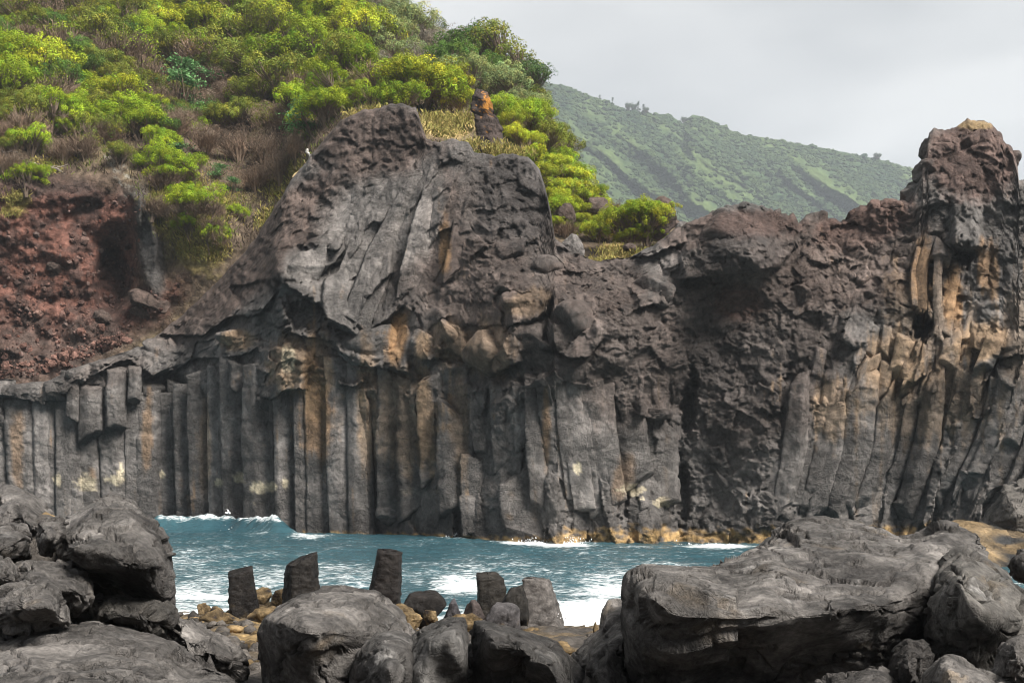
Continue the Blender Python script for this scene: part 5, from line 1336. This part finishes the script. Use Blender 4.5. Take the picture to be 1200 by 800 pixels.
    B('broad rugged rock sheet spreading under the whole heap of boulders',
      [(-60, 735), (0, 728), (60, 722), (110, 722), (150, 732), (180, 742), (206, 750), (236, 768), (262, 782), (290, 800), (318, 850), (-60, 850)],
      [(30, 735, 8.8), (100, 732, 8.8), (170, 748, 8.7), (230, 775, 8.6), (30, 760, 7.9), (120, 760, 7.9), (200, 775, 7.9), (60, 785, 7.2), (160, 790, 7.2), (240, 805, 7.3), (20, 815, 6.6), (120, 825, 6.6), (220, 830, 6.7)],
      lambda x, y: np.interp(y, [722, 760, 850], [9.2, 8.9, 6.6]), 40, thick=1.4, amp=.8, rim=.03, crack=1.2, facets=.45)
    B('pale weathered slab along the bottom of the heap', [(-60, 830), (-20, 792), (40, 782), (100, 780), (160, 784), (220, 792), (270, 800), (305, 815), (310, 860), (-60, 860)],
      [(50, 790, 6.6), (150, 794, 6.6), (240, 808, 6.6), (100, 820, 6.2)], 6.9, 41, amp=.8, rim=.04, facets=.5)
    # weedy bank and rock under the cliff at the far right
    B('long low bank of weed covered rock at the foot of the headland', [(1010, 720), (1030, 660), (1052, 632), (1084, 618), (1122, 612), (1160, 616), (1200, 622), (1260, 626), (1270, 720)],
      [(1090, 632, 41), (1150, 632, 40.5), (1200, 640, 40), (1090, 665, 38), (1180, 670, 37.5), (1230, 660, 38)], 43, 43, amp=.8, nth=220, mat=M_CLIFF, name='rock', group='rocks along the waterline', cat='rock',
      col=lambda V: np.clip((np.array([.16, .105, .045]) * (1 + .7 * fbm(V[:, 0] * 1.2, V[:, 1] * 1.2, V[:, 2] * 1.2, 6, 5))[:, None]) * sm(-.5, .2, fbm(V[:, 0] * .6, V[:, 1] * .6, V[:, 2] * .8, 8, 4))[:, None] + .03, .02, .4))
    B('low dark mass of rock bedded between the split boulder halves', [(425, 850), (440, 790), (470, 762), (505, 748), (560, 742), (620, 750), (665, 765), (690, 790), (700, 850)],
      [(480, 772, 9.2), (560, 754, 9.3), (640, 770, 9.2), (480, 810, 8.8), (560, 800, 8.8), (640, 810, 8.8)], 9.8, 25, amp=.7, facets=.7, col=boulder_col(25, (.09, .083, .077)))
    # rock under the cliff at the far right
    B('craggy brown rock standing at the foot of the headland', [(1130, 650), (1140, 612), (1158, 588), (1166, 570), (1190, 560), (1215, 548), (1260, 545), (1270, 660), (1190, 668)],
      [(1180, 580, 44), (1170, 610, 43.5), (1200, 600, 43), (1220, 630, 43), (1170, 640, 43.5)], 45.5, 42, amp=1.2, nth=200, mat=M_CLIFF, col=lambda V: np.clip(np.array([.105, .095, .085]) * (1 + .5 * fbm(V[:, 0] * .8, V[:, 1] * .8, V[:, 2] * .8, 4, 5))[:, None], .02, .4))


build_boulders()


def build_stumps():
    def cf(seed, base=(.040, .034, .029), weed=.5):
        def f(V, px, py):
            g = fbm(V[:, 0] * 4, V[:, 1] * 4, V[:, 2] * 4, seed, 4); d = fbm(V[:, 0] * 14, V[:, 1] * 14, V[:, 2] * 14, seed + 1, 3)
            c = np.array(base) * (1 + .5 * g + .4 * d)[:, None]
            zz = (V[:, 2] - V[:, 2].min()) / max(1e-6, np.ptp(V[:, 2]))
            w = (sm(.0, .5, (.55 - zz) + .7 * g - .25) * weed)[:, None]
            return np.clip(c * (1 - w) + np.array([.17, .11, .035]) * (1 + .5 * d)[:, None] * w, .01, .6)
        return f
    S = [
        ([(281, 669), (284, 692), (288, 722)], [30, 37, 40], 22.0, (.015, .0128, .0115), .3, 4, 'broken basalt column stump, shortest of the three upright ones by the water'),
        ([(353, 655), (353, 680), (352, 715)], [36, 44, 46], 22.0, (.015, .013, .0115), .2, 5, 'broad upright column stump with a flat black top standing between two others'),
        ([(457, 646), (452, 680), (446, 720)], [31, 38, 40], 21.5, (.018, .015, .0135), .1, 5, 'tall leaning column stump with a rounded top against the blue water'),
        ([(492, 684), (494, 700), (496, 730)], [36, 48, 54], 21.0, (.016, .0135, .012), .45, 5, 'squat black stump next to the tall leaning one'),
        ([(532, 697), (532, 712), (532, 735)], [24, 26, 28], 20.8, (.055, .050, .053), .15, 5, 'small violet grey stump beside the squat black one'),
        ([(556, 700), (556, 716), (556, 738)], [24, 26, 28], 20.6, (.045, .035, .032), .35, 4, 'low reddish stump between the violet grey and the weedy ones'),
        ([(574, 674), (576, 692), (578, 725)], [32, 36, 38], 21.6, (.022, .019, .016), .75, 4, 'stump with a black notch and yellow weed behind the pointed one'),
        ([(603, 674), (602, 690), (604, 735)], [10, 24, 32], 21.0, (.018, .016, .014), .40, 4, 'pointed black stump in front of the slanting grey column'),
        ([(628, 678), (633, 705), (640, 748)], [34, 48, 64], 21.8, (.085, .076, .070), .45, 4, 'large slanting grey column stump with ribbed face beside the surf'),
        ([(588, 702), (590, 718), (592, 742)], [34, 40, 44], 20.2, (.058, .053, .053), .70, 5, 'low grey stump patched with yellow weed under the pointed one'),
        ([(388, 684), (388, 696), (388, 714)], [20, 26, 28], 22.5, (.022, .018, .016), .30, 5, 'low dark lump of column between the broad and the leaning stumps'),
    ]
    for i, (path, w, Y, base, weed, sd, lb) in enumerate(S):
        path = [(x, y) for x, y in path]; path[-1] = (path[-1][0], path[-1][1] + 14)
        if i in (3, 4, 5, 7, 9, 10):       # broken angular blocks
            x = path[0][0]; t = path[0][1]; b = path[-1][1]
            o = chunk('column_stump', None, (x + path[-1][0]) / 2, (t + b) / 2, max(w) * 1.12, b - t, Y, 1040 + i, planes=9, depth=max(w) * Y / F * .55, colf=cf(1000 + i, base, weed), mat=M_WET, detail=.8, loc=True, rot=[0, 0, 0, -8, 4, -5, 0, 6, 0, -10, 0][i])
        else:
            o = column('column_stump', None, path, w, Y, 1000 + i, sides=sd, round_=.2, rough=1.8, joints=.12, tiltT=.30, colf=cf(1000 + i, base, weed), mat=M_WET, ring=48, res=1.0, squash=.9)
        tag(o, lb, 'rock stump', 'column stumps on the shore')
    wd = lambda k: (lambda V, px, py: np.clip(np.array([.095, .066, .034]) * (1 + 1.7 * fbm(V[:, 0] * 6, V[:, 1] * 6, V[:, 2] * 6, k, 4))[:, None], .015, .5))
    near = ['the shortest stump', 'the broad stump']
    L = [(238, 716, 22, 14, 24, 'rounded'), (252, 722, 26, 18, 23.2, 'blocky'), (270, 726, 26, 26, 22.4, 'upright'), (286, 734, 20, 22, 21.6, 'dark'), (302, 722, 30, 24, 22.6, 'golden'), (318, 714, 20, 16, 22.8, 'small golden'),
         (330, 702, 26, 22, 22.8, 'dark topped'), (308, 700, 30, 20, 23.2, 'tan'), (292, 746, 22, 14, 19.5, 'flat'), (478, 728, 40, 18, 19.6, 'broad golden'), (505, 722, 20, 20, 20.2, 'narrow golden'), (470, 716, 24, 12, 20.6, 'pale'),
         (376, 704, 24, 18, 22.0, 'brown'), (290, 765, 16, 9, 16.5, 'small tan'), (300, 752, 14, 9, 18, 'small brown'), (620, 742, 30, 14, 20.4, 'wet golden'), (698, 748, 10, 34, 11.5, 'thin ochre crusted'),
         (258, 728, 60, 26, 20.6, 'low brown'), (316, 724, 60, 24, 20.8, 'broad brown'), (400, 712, 50, 26, 21.0, 'dark brown'), (470, 722, 56, 22, 20.2, 'long low'), (548, 730, 66, 22, 19.6, 'jagged brown')]
    where = ['at the water edge by the heap', 'beside the rounded one near the heap', 'under the shortest stump', 'before the shortest stump', 'between the shortest and broad stumps', 'touching the broad stump', 'against the side of the broad stump',
             'behind the shortest stump', 'on the pebbles beside the smooth faced boulder', 'before the squat black stump', 'between the squat and violet grey stumps', 'behind the smooth faced boulder', 'beside the low dark lump of column',
             'low on the pebbles', 'above the pebbles', 'at the foot of the slanting column', 'in the cleft next to the smooth grey slab',
             'bedded under the shortest stump', 'bedded under the broad stump', 'between the broad and the tall leaning stumps', 'bedded under the tall leaning stump', 'bedded under the violet grey and reddish stumps']
    for i, ((x, y, w, h, Y, adj), wh) in enumerate(zip(L, where)):
        o = chunk('weedy_rock', None, x, y, w, h + 8, Y, 1100 + i, colf=wd(1100 + i), mat=M_WET, loc=True, planes=9, detail=1.25)
        tag(o, f'{adj} weed covered rock {wh}', 'rock', 'weedy rocks along the water')
    rs = np.random.default_rng(5)
    n = 650
    x = rs.normal(-3.2, 1.6, n); y = rs.uniform(11, 24, n); z = shore_z(x, y) + .06
    e = 6; S = rs.lognormal(-2.7, .45, n).clip(.03, .22)
    import bmesh
    me0 = bpy.data.meshes.new('t'); bm = bmesh.new(); bmesh.ops.create_icosphere(bm, subdivisions=2, radius=1); bm.to_mesh(me0); bm.free()
    D = np.zeros(len(me0.vertices) * 3); me0.vertices.foreach_get('co', D); D = D.reshape(-1, 3)
    Fc = np.zeros(len(me0.polygons) * 3, np.int32); me0.polygons.foreach_get('vertices', Fc); Fc = Fc.reshape(-1, 3); bpy.data.meshes.remove(me0)
    P = D[None] * (rs.uniform(.75, 1.25, (n, 1, 3)) * np.array([1, 1, .7])) * S[:, None, None] * (1 + .12 * rs.normal(size=(n, len(D), 1))) + np.stack([x, y, z], -1)[:, None]
    t = rs.random((n, 1)); cl = np.where(t < .30, np.array([.19, .130, .065]), np.array([.075, .066, .058])) * rs.uniform(.4, 1.3, (n, 1))
    o = obj('pebbles', mesh('pebbles', P.reshape(-1, 3), [(Fc[None] + (np.arange(n) * len(D))[:, None, None]).reshape(-1, 3)], np.repeat(cl, len(D), 0), True, M_WET))
    tag(o, 'ochre and grey pebbles lying on the shore between the boulders and the water', 'pebbles', kind='stuff')


build_stumps()


# ------------------------------------------------------------------ sea
def foam_field(X, Y):
    Yc = np.maximum(Y, 5)
    px = 600 + X / Yc * F; py = HY + H / Yc * F
    f = np.interp(py, [612, 625, 636, 650, 668, 690, 715, 740], [.06, .11, .18, .25, .29, .31, .38, .5]) * np.interp(px, [150, 205, 330, 480, 700, 850, 950], [.9, 1., .95, .8, 1.0, .9, .8])
    for cx, cy, rx, ry, s in [(690, 724, 62, 18, .80), (640, 738, 70, 14, .6), (720, 690, 70, 26, .42), (540, 690, 40, 12, .55), (245, 702, 60, 10, .45), (545, 629, 28, 4.5, .75), (618, 635, 34, 5, .85), (660, 640, 40, 5, .6), (840, 642, 50, 5, .7),
                              (760, 643, 60, 4, .35), (360, 630, 30, 3, .5), (300, 628, 40, 3, .3), (700, 668, 60, 8, .25)]:
        f = np.maximum(f, f * .3 + s * blob(px, py, cx, cy, rx, ry))
    f = f + .22 * fbm(X * .22, Y * .10, 0, 601, 3)
    # crest of the wave that breaks on the columns
    wv = wave_h(X, Y)
    f = np.maximum(f, .48 * sm(.40, .85, wv + .25 * gn(X * 2, Y * 2, 0, 9)))
    return np.clip(f, 0, 1) * (Y > 2)


def wave_h(X, Y):
    yc = np.interp(X, [-20, -15, -12, -10], [66.5, 66.0, 62.5, 60.5])
    env = sm(-21, -18.5, X) * sm(-10.2, -12.5, X)
    h = (.80 + .26 * gn(X * .45, 1.5, 0, 611) + .12 * gn(X * 1.5, .5, 0, 612)) * env
    return h * np.exp(-((Y - yc - .25 * gn(X * .8, 3.3, 0, 613)) / np.where(Y < yc, 1.1, .5)) ** 2)


def build_sea():
    xs = np.concatenate([[-1500, -700, -300, -140, -80, -58], np.arange(-46, 46.01, .16), [58, 80, 140, 300, 700, 1500]])
    ys = np.concatenate([[-300, -100, -40, -12, 0, 8, 14], np.arange(18, 40, .12), np.arange(40, 76, .16), [80, 95, 130, 200, 400, 800, 1500]])
    X, Y = np.meshgrid(xs, ys)
    A = (np.abs(X) < 46) & (Y > 18) & (Y < 76)
    wx = X + .5 * gn(X * .2, Y * .2, 0, 621)
    Z = .13 * fbm(wx * .45, Y * .8, 0, 631, 4, .6, ridged=True) + .08 * fbm(wx * 1.5, Y * 2.2, 0, 641, 3, .6) + .10 * np.sin(Y * .55 + .6 * gn(X * .08, Y * .08, 0, 5) * 6) * .5
    Z = (Z + wave_h(X, Y) * (1 + .25 * fbm(X * 2.5, Y * 2.5, 0, 651, 3))) * A
    V = np.stack([X, Y, Z], -1).reshape(-1, 3)
    m, nt, out = nmat('sea_water'); L = nt.links.new
    at = N(nt, 'ShaderNodeAttribute', attribute_name='foam'); tc = N(nt, 'ShaderNodeTexCoord')
    mp = N(nt, 'ShaderNodeMapping'); mp.inputs['Scale'].default_value = (.7, 1.7, 1.0); L(tc.outputs['Object'], mp.inputs[0])
    n1 = N(nt, 'ShaderNodeTexNoise', i_Scale=2.2, i_Detail=9.0, i_Roughness=.72, i_Distortion=1.2); L(mp.outputs[0], n1.inputs['Vector'])
    n2 = N(nt, 'ShaderNodeTexNoise', i_Scale=5.5, i_Detail=6.0, i_Roughness=.65, i_Distortion=.6); L(mp.outputs[0], n2.inputs['Vector'])
    a = N(nt, 'ShaderNodeMath', operation='MULTIPLY', i_1=.6); L(n1.outputs['Fac'], a.inputs[0])
    a2 = N(nt, 'ShaderNodeMath', operation='MULTIPLY_ADD', i_1=.4); L(n2.outputs['Fac'], a2.inputs[0]); L(a.outputs[0], a2.inputs[2])
    b = N(nt, 'ShaderNodeMath', operation='MULTIPLY_ADD', i_1=.62, i_2=.0); L(at.outputs['Fac'], b.inputs[0]); L(a2.outputs[0], b.inputs[2])
    fm = N(nt, 'ShaderNodeMapRange', interpolation_type='SMOOTHSTEP', i_1=.66, i_2=.92, i_3=0., i_4=1.); L(b.outputs[0], fm.inputs[0])
    wa = N(nt, 'ShaderNodeBsdfPrincipled', i_Roughness=.12, i_IOR=1.333)
    n3 = N(nt, 'ShaderNodeTexNoise', i_Scale=.35, i_Detail=3.0); L(mp.outputs[0], n3.inputs['Vector'])
    mc = N(nt, 'ShaderNodeMixRGB'); mc.inputs[1].default_value = (.011, .036, .052, 1); mc.inputs[2].default_value = (.026, .074, .090, 1); L(n3.outputs['Fac'], mc.inputs[0])
    aer = N(nt, 'ShaderNodeMixRGB'); L(at.outputs['Fac'], aer.inputs[0]); L(mc.outputs[0], aer.inputs[1]); aer.inputs[2].default_value = (.07, .145, .16, 1)
    L(aer.outputs[0], wa.inputs['Base Color'])
    bp = N(nt, 'ShaderNodeBump', i_Strength=.8, i_Distance=.06); L(n2.outputs['Fac'], bp.inputs['Height']); L(bp.outputs[0], wa.inputs['Normal'])
    fo = N(nt, 'ShaderNodeBsdfPrincipled', i_Roughness=.9); fo.inputs['Base Color'].default_value = (.78, .80, .80, 1); fo.inputs['Specular IOR Level'].default_value = .1
    bp2 = N(nt, 'ShaderNodeBump', i_Strength=.6, i_Distance=.08); L(a2.outputs[0], bp2.inputs['Height']); L(bp2.outputs[0], fo.inputs['Normal'])
    ms = N(nt, 'ShaderNodeMixShader'); L(fm.outputs[0], ms.inputs[0]); L(wa.outputs[0], ms.inputs[1]); L(fo.outputs[0], ms.inputs[2]); L(ms.outputs[0], out.inputs[0])
    o = obj('sea', mesh('sea', V, [grid_faces(len(ys), len(xs))[:, ::-1]], None, True, m, {'foam': foam_field(X, Y)}))
    tag(o, 'choppy teal sea streaked with white foam between the shore and the cliff', 'sea', kind='structure')
    # broken spray where the swell strikes the rocks
    rs = np.random.default_rng(9)
    P = []
    for x, y, rx, h, Yf, n in [(226, 617, 12, 7, 66.5, 260), (255, 617, 16, 5, 65.8, 260), (300, 620, 26, 4, 64.5, 260), (340, 625, 14, 2, 62.8, 120), (545, 629, 22, 5, 57.5, 260), (600, 632, 10, 6, 55.6, 200), (632, 634, 26, 6, 54.6, 360),
                            (668, 636, 14, 8, 54.0, 200), (820, 639, 36, 4, 53.4, 300), (655, 722, 10, 6, 22.5, 60)]:
        px = x + rs.normal(0, .5, n) * rx; py = y - np.abs(rs.normal(0, .5, n)) * h + 2; P.append(np.c_[W(px, py, Yf + rs.normal(0, .2, n)), np.full(n, Yf / 60)])
    P = np.concatenate(P); n = len(P)
    tet = np.array([(0, 0, 1), (.94, 0, -.33), (-.47, .82, -.33), (-.47, -.82, -.33)]); ft = np.array([(0, 1, 2), (0, 2, 3), (0, 3, 1), (1, 3, 2)])
    S = rs.lognormal(-3.5, .5, n) * P[:, 3]
    Vt = P[:, None, :3] + tet[None] * S[:, None, None] * rs.uniform(.6, 1.4, (n, 4, 1))
    o = obj('spray', mesh('spray', Vt.reshape(-1, 3), [(ft[None] + (np.arange(n) * 4)[:, None, None]).reshape(-1, 3)], np.full((n * 4, 3), .78), True, M_GRASS))
    tag(o, 'white spray thrown up where waves break on the foot of the cliff', 'spray', kind='stuff')


build_sea()


def build_gull():
    """The white gull gliding low before the columns."""
    Y = 64.0; c = W(267, 601, Y)
    t = empty('seagull', c)
    tag(t, 'tiny white seabird gliding low over the breaking wave before the columns', 'bird')
    n = 14; k = 10; u = np.linspace(-1, 1, n); r = .085 * np.sqrt(np.clip(1 - u ** 2, 0, 1)) * (1 - .35 * u) + .006
    a = np.arange(k) * 2 * math.pi / k
    V = np.stack([np.repeat(u * .28, k), (r[:, None] * np.cos(a)).ravel(), (r[:, None] * np.sin(a)).ravel() * .9], -1)
    for s in (-1, 1):
        pass
    Vw, Fw = [], []
    for s in (-1, 1):
        m = 9; b = len(V) + sum(len(x) for x in Vw)
        q = np.linspace(0, 1, m)
        y = s * (.03 + .62 * q); z = .06 + .22 * np.sin(q * 2.0) - .12 * q ** 2; ch = .15 * (1 - q ** 2 * .85)
        le = np.stack([.05 + .10 * q - .22 * q ** 2 + ch * .5, y, z], -1); te = np.stack([.05 + .10 * q - .22 * q ** 2 - ch * .5, y, z - .012], -1); md = (le + te) / 2 + np.array([0, 0, .016])
        Vw.append(np.stack([le, md, te], 1).reshape(-1, 3)); Fw.append(grid_faces(m, 3, False, b))
    V = np.concatenate([V] + Vw)
    C = np.full((len(V), 3), .72)
    me = mesh('body', V, [grid_faces(n, k, True)] + Fw, C, True, M_GRASS)
    o = bpy.data.objects.new('body', me); COL.objects.link(o); o.parent = t
    t.rotation_euler = (.25, .15, .5); t.scale = (.6, .6, .6)


build_gull()


# trees on the far ridge
def ridge_trees():
    rs = np.random.default_rng(12)
    for i, (x, w, h, f, lb) in enumerate([(736, 9, 9, 'tree', 'dark round tree opening the clump on the far mountain ridge'), (742, 11, 10, 'tree', 'round tree in the middle of the clump on the far ridge'), (748, 7, 15, 'conifer', 'tallest pointed conifer in the clump on the far mountain ridge'),
            (754, 6, 13, 'conifer', 'second pointed conifer of the ridge clump beside the tallest'), (757, 9, 7, 'tree', 'low dark tree closing the ridge clump downhill'), (718, 5, 10, 'conifer', 'lone slim conifer on the far ridge uphill from the clump'), (703, 5, 7, 'conifer', 'small conifer highest on the far mountain ridge'),
            (801, 8, 8, 'tree', 'dark tree at the brow where the far ridge steepens'), (1028, 12, 7, 'tree', 'dark tree far down the mountain ridge near the pinnacle')]):
        yt = np.interp(x, MSKY[:, 0], MSKY[:, 1]) + 2
        Y = float(MB(np.array([x]), np.array([yt]))[0]) - 2
        p = W(x, yt, Y); s = w / 2 * Y / F; z = h * Y / F / 1.25
        root = empty('ridge_tree', p); root.scale = (s, s, z)
        c, tw = PROTO[f, i % 2]
        for nm, me, cl in (('crown', c, (.045, .075, .03)), ('trunk', tw, (.1, .08, .06))):
            o = bpy.data.objects.new(nm, me); COL.objects.link(o); o.parent = root; o.color = (*cl, 1)
        tag(root, lb, 'tree', 'trees on the far mountain ridge')


ridge_trees()


def build_haze():
    lo, hi = (-1600, -320, -70), (1600, 1620, 420)
    V = [(x, y, z) for x in (lo[0], hi[0]) for y in (lo[1], hi[1]) for z in (lo[2], hi[2])]
    Fq = [(0, 1, 3, 2), (4, 6, 7, 5), (0, 4, 5, 1), (2, 3, 7, 6), (0, 2, 6, 4), (1, 5, 7, 3)]
    m, nt, out = nmat('haze_air')
    v = N(nt, 'ShaderNodeVolumePrincipled', i_Density=HAZE); v.inputs['Color'].default_value = (.84, .92, 1.0, 1); v.inputs['Anisotropy'].default_value = .2
    nt.links.new(v.outputs[0], out.inputs['Volume'])
    o = obj('haze', mesh('haze', V, [Fq], None, False, m))
    tag(o, 'thin pale haze in the air over the bay', 'haze', kind='stuff')


HAZE = 0.00033
build_haze()

# ------------------------------------------------------------------ light, sky, camera
def finish():
    cam = bpy.data.cameras.new('camera'); co = bpy.data.objects.new('camera', cam); COL.objects.link(co)
    cam.sensor_width = 36; cam.sensor_fit = 'HORIZONTAL'; cam.lens = 36 * F / 1200
    cam.shift_y = (HY - 400) / 1200
    cam.clip_start = .1; cam.clip_end = 6000
    co.location = (0, 0, H); co.rotation_euler = (math.pi / 2, 0, 0)
    SC.camera = co
    el, az = math.radians(46), math.radians(136)      # azimuth clockwise from +Y (the view direction)
    d = Vector((math.sin(az) * math.cos(el), math.cos(az) * math.cos(el), math.sin(el)))
    sun = bpy.data.lights.new('sun', 'SUN'); sun.energy = 1.5; sun.angle = math.radians(24); sun.color = (1, .965, .91)
    so = bpy.data.objects.new('sun', sun); COL.objects.link(so); so.location = (30, -30, 60)
    so.rotation_euler = (-d).to_track_quat('-Z', 'Y').to_euler()
    w = bpy.data.worlds.new('World'); SC.world = w; w.use_nodes = True
    nt = w.node_tree; nt.nodes.clear(); L = nt.links.new
    sky = N(nt, 'ShaderNodeTexSky', sky_type='NISHITA', sun_disc=False, sun_elevation=el, sun_rotation=az)
    tc = N(nt, 'ShaderNodeTexCoord')
    mp = N(nt, 'ShaderNodeMapping'); mp.inputs['Scale'].default_value = (1, 1, 3.4); mp.inputs['Location'].default_value = (.35, .1, .2); L(tc.outputs['Generated'], mp.inputs[0])
    n1 = N(nt, 'ShaderNodeTexNoise', i_Scale=3.0, i_Detail=6.0, i_Roughness=.45, i_Distortion=.25); L(mp.outputs[0], n1.inputs['Vector'])
    cr = N(nt, 'ShaderNodeMapRange', i_1=.38, i_2=.62, i_3=CLOUD[0], i_4=CLOUD[1]); L(n1.outputs['Fac'], cr.inputs[0])
    cc = N(nt, 'ShaderNodeVectorMath', operation='SCALE'); cc.inputs[0].default_value = (1.0, .965, .905); L(cr.outputs[0], cc.inputs['Scale'])
    sp = N(nt, 'ShaderNodeSeparateXYZ'); L(tc.outputs['Generated'], sp.inputs[0])      # invented dimming of the unseen sky behind the viewer, cuts fill on camera-facing rock
    gr = N(nt, 'ShaderNodeMapRange', interpolation_type='SMOOTHSTEP', i_1=-.8, i_2=.5, i_3=.34, i_4=1.0); L(sp.outputs['Y'], gr.inputs[0])
    gm = N(nt, 'ShaderNodeMath', operation='MULTIPLY'); L(cr.outputs[0], gm.inputs[0]); L(gr.outputs[0], gm.inputs[1]); L(gm.outputs[0], cc.inputs['Scale'])
    mx = N(nt, 'ShaderNodeMixRGB', i_Fac=.9); L(sky.outputs[0], mx.inputs[1]); L(cc.outputs[0], mx.inputs[2])
    bg = N(nt, 'ShaderNodeBackground', i_Strength=.05); L(mx.outputs[0], bg.inputs[0])
    out = N(nt, 'ShaderNodeOutputWorld'); L(bg.outputs[0], out.inputs[0])
    vs = SC.view_settings; vs.view_transform = 'Standard'; vs.look = 'None'; vs.gamma = 1; vs.use_curve_mapping = False; vs.exposure = EXPOSURE
    SC.display_settings.display_device = 'sRGB'
    SC.render.engine = 'CYCLES'; SC.cycles.filter_width = 1.05; SC.cycles.use_denoising = True; SC.cycles.max_bounces = 6; SC.cycles.volume_bounces = 0
    SC.cycles.diffuse_bounces = 3; SC.cycles.glossy_bounces = 2; SC.cycles.transmission_bounces = 2; SC.cycles.caustics_reflective = False


CLOUD = (1.5, 2.3)
EXPOSURE = 2.9
finish()
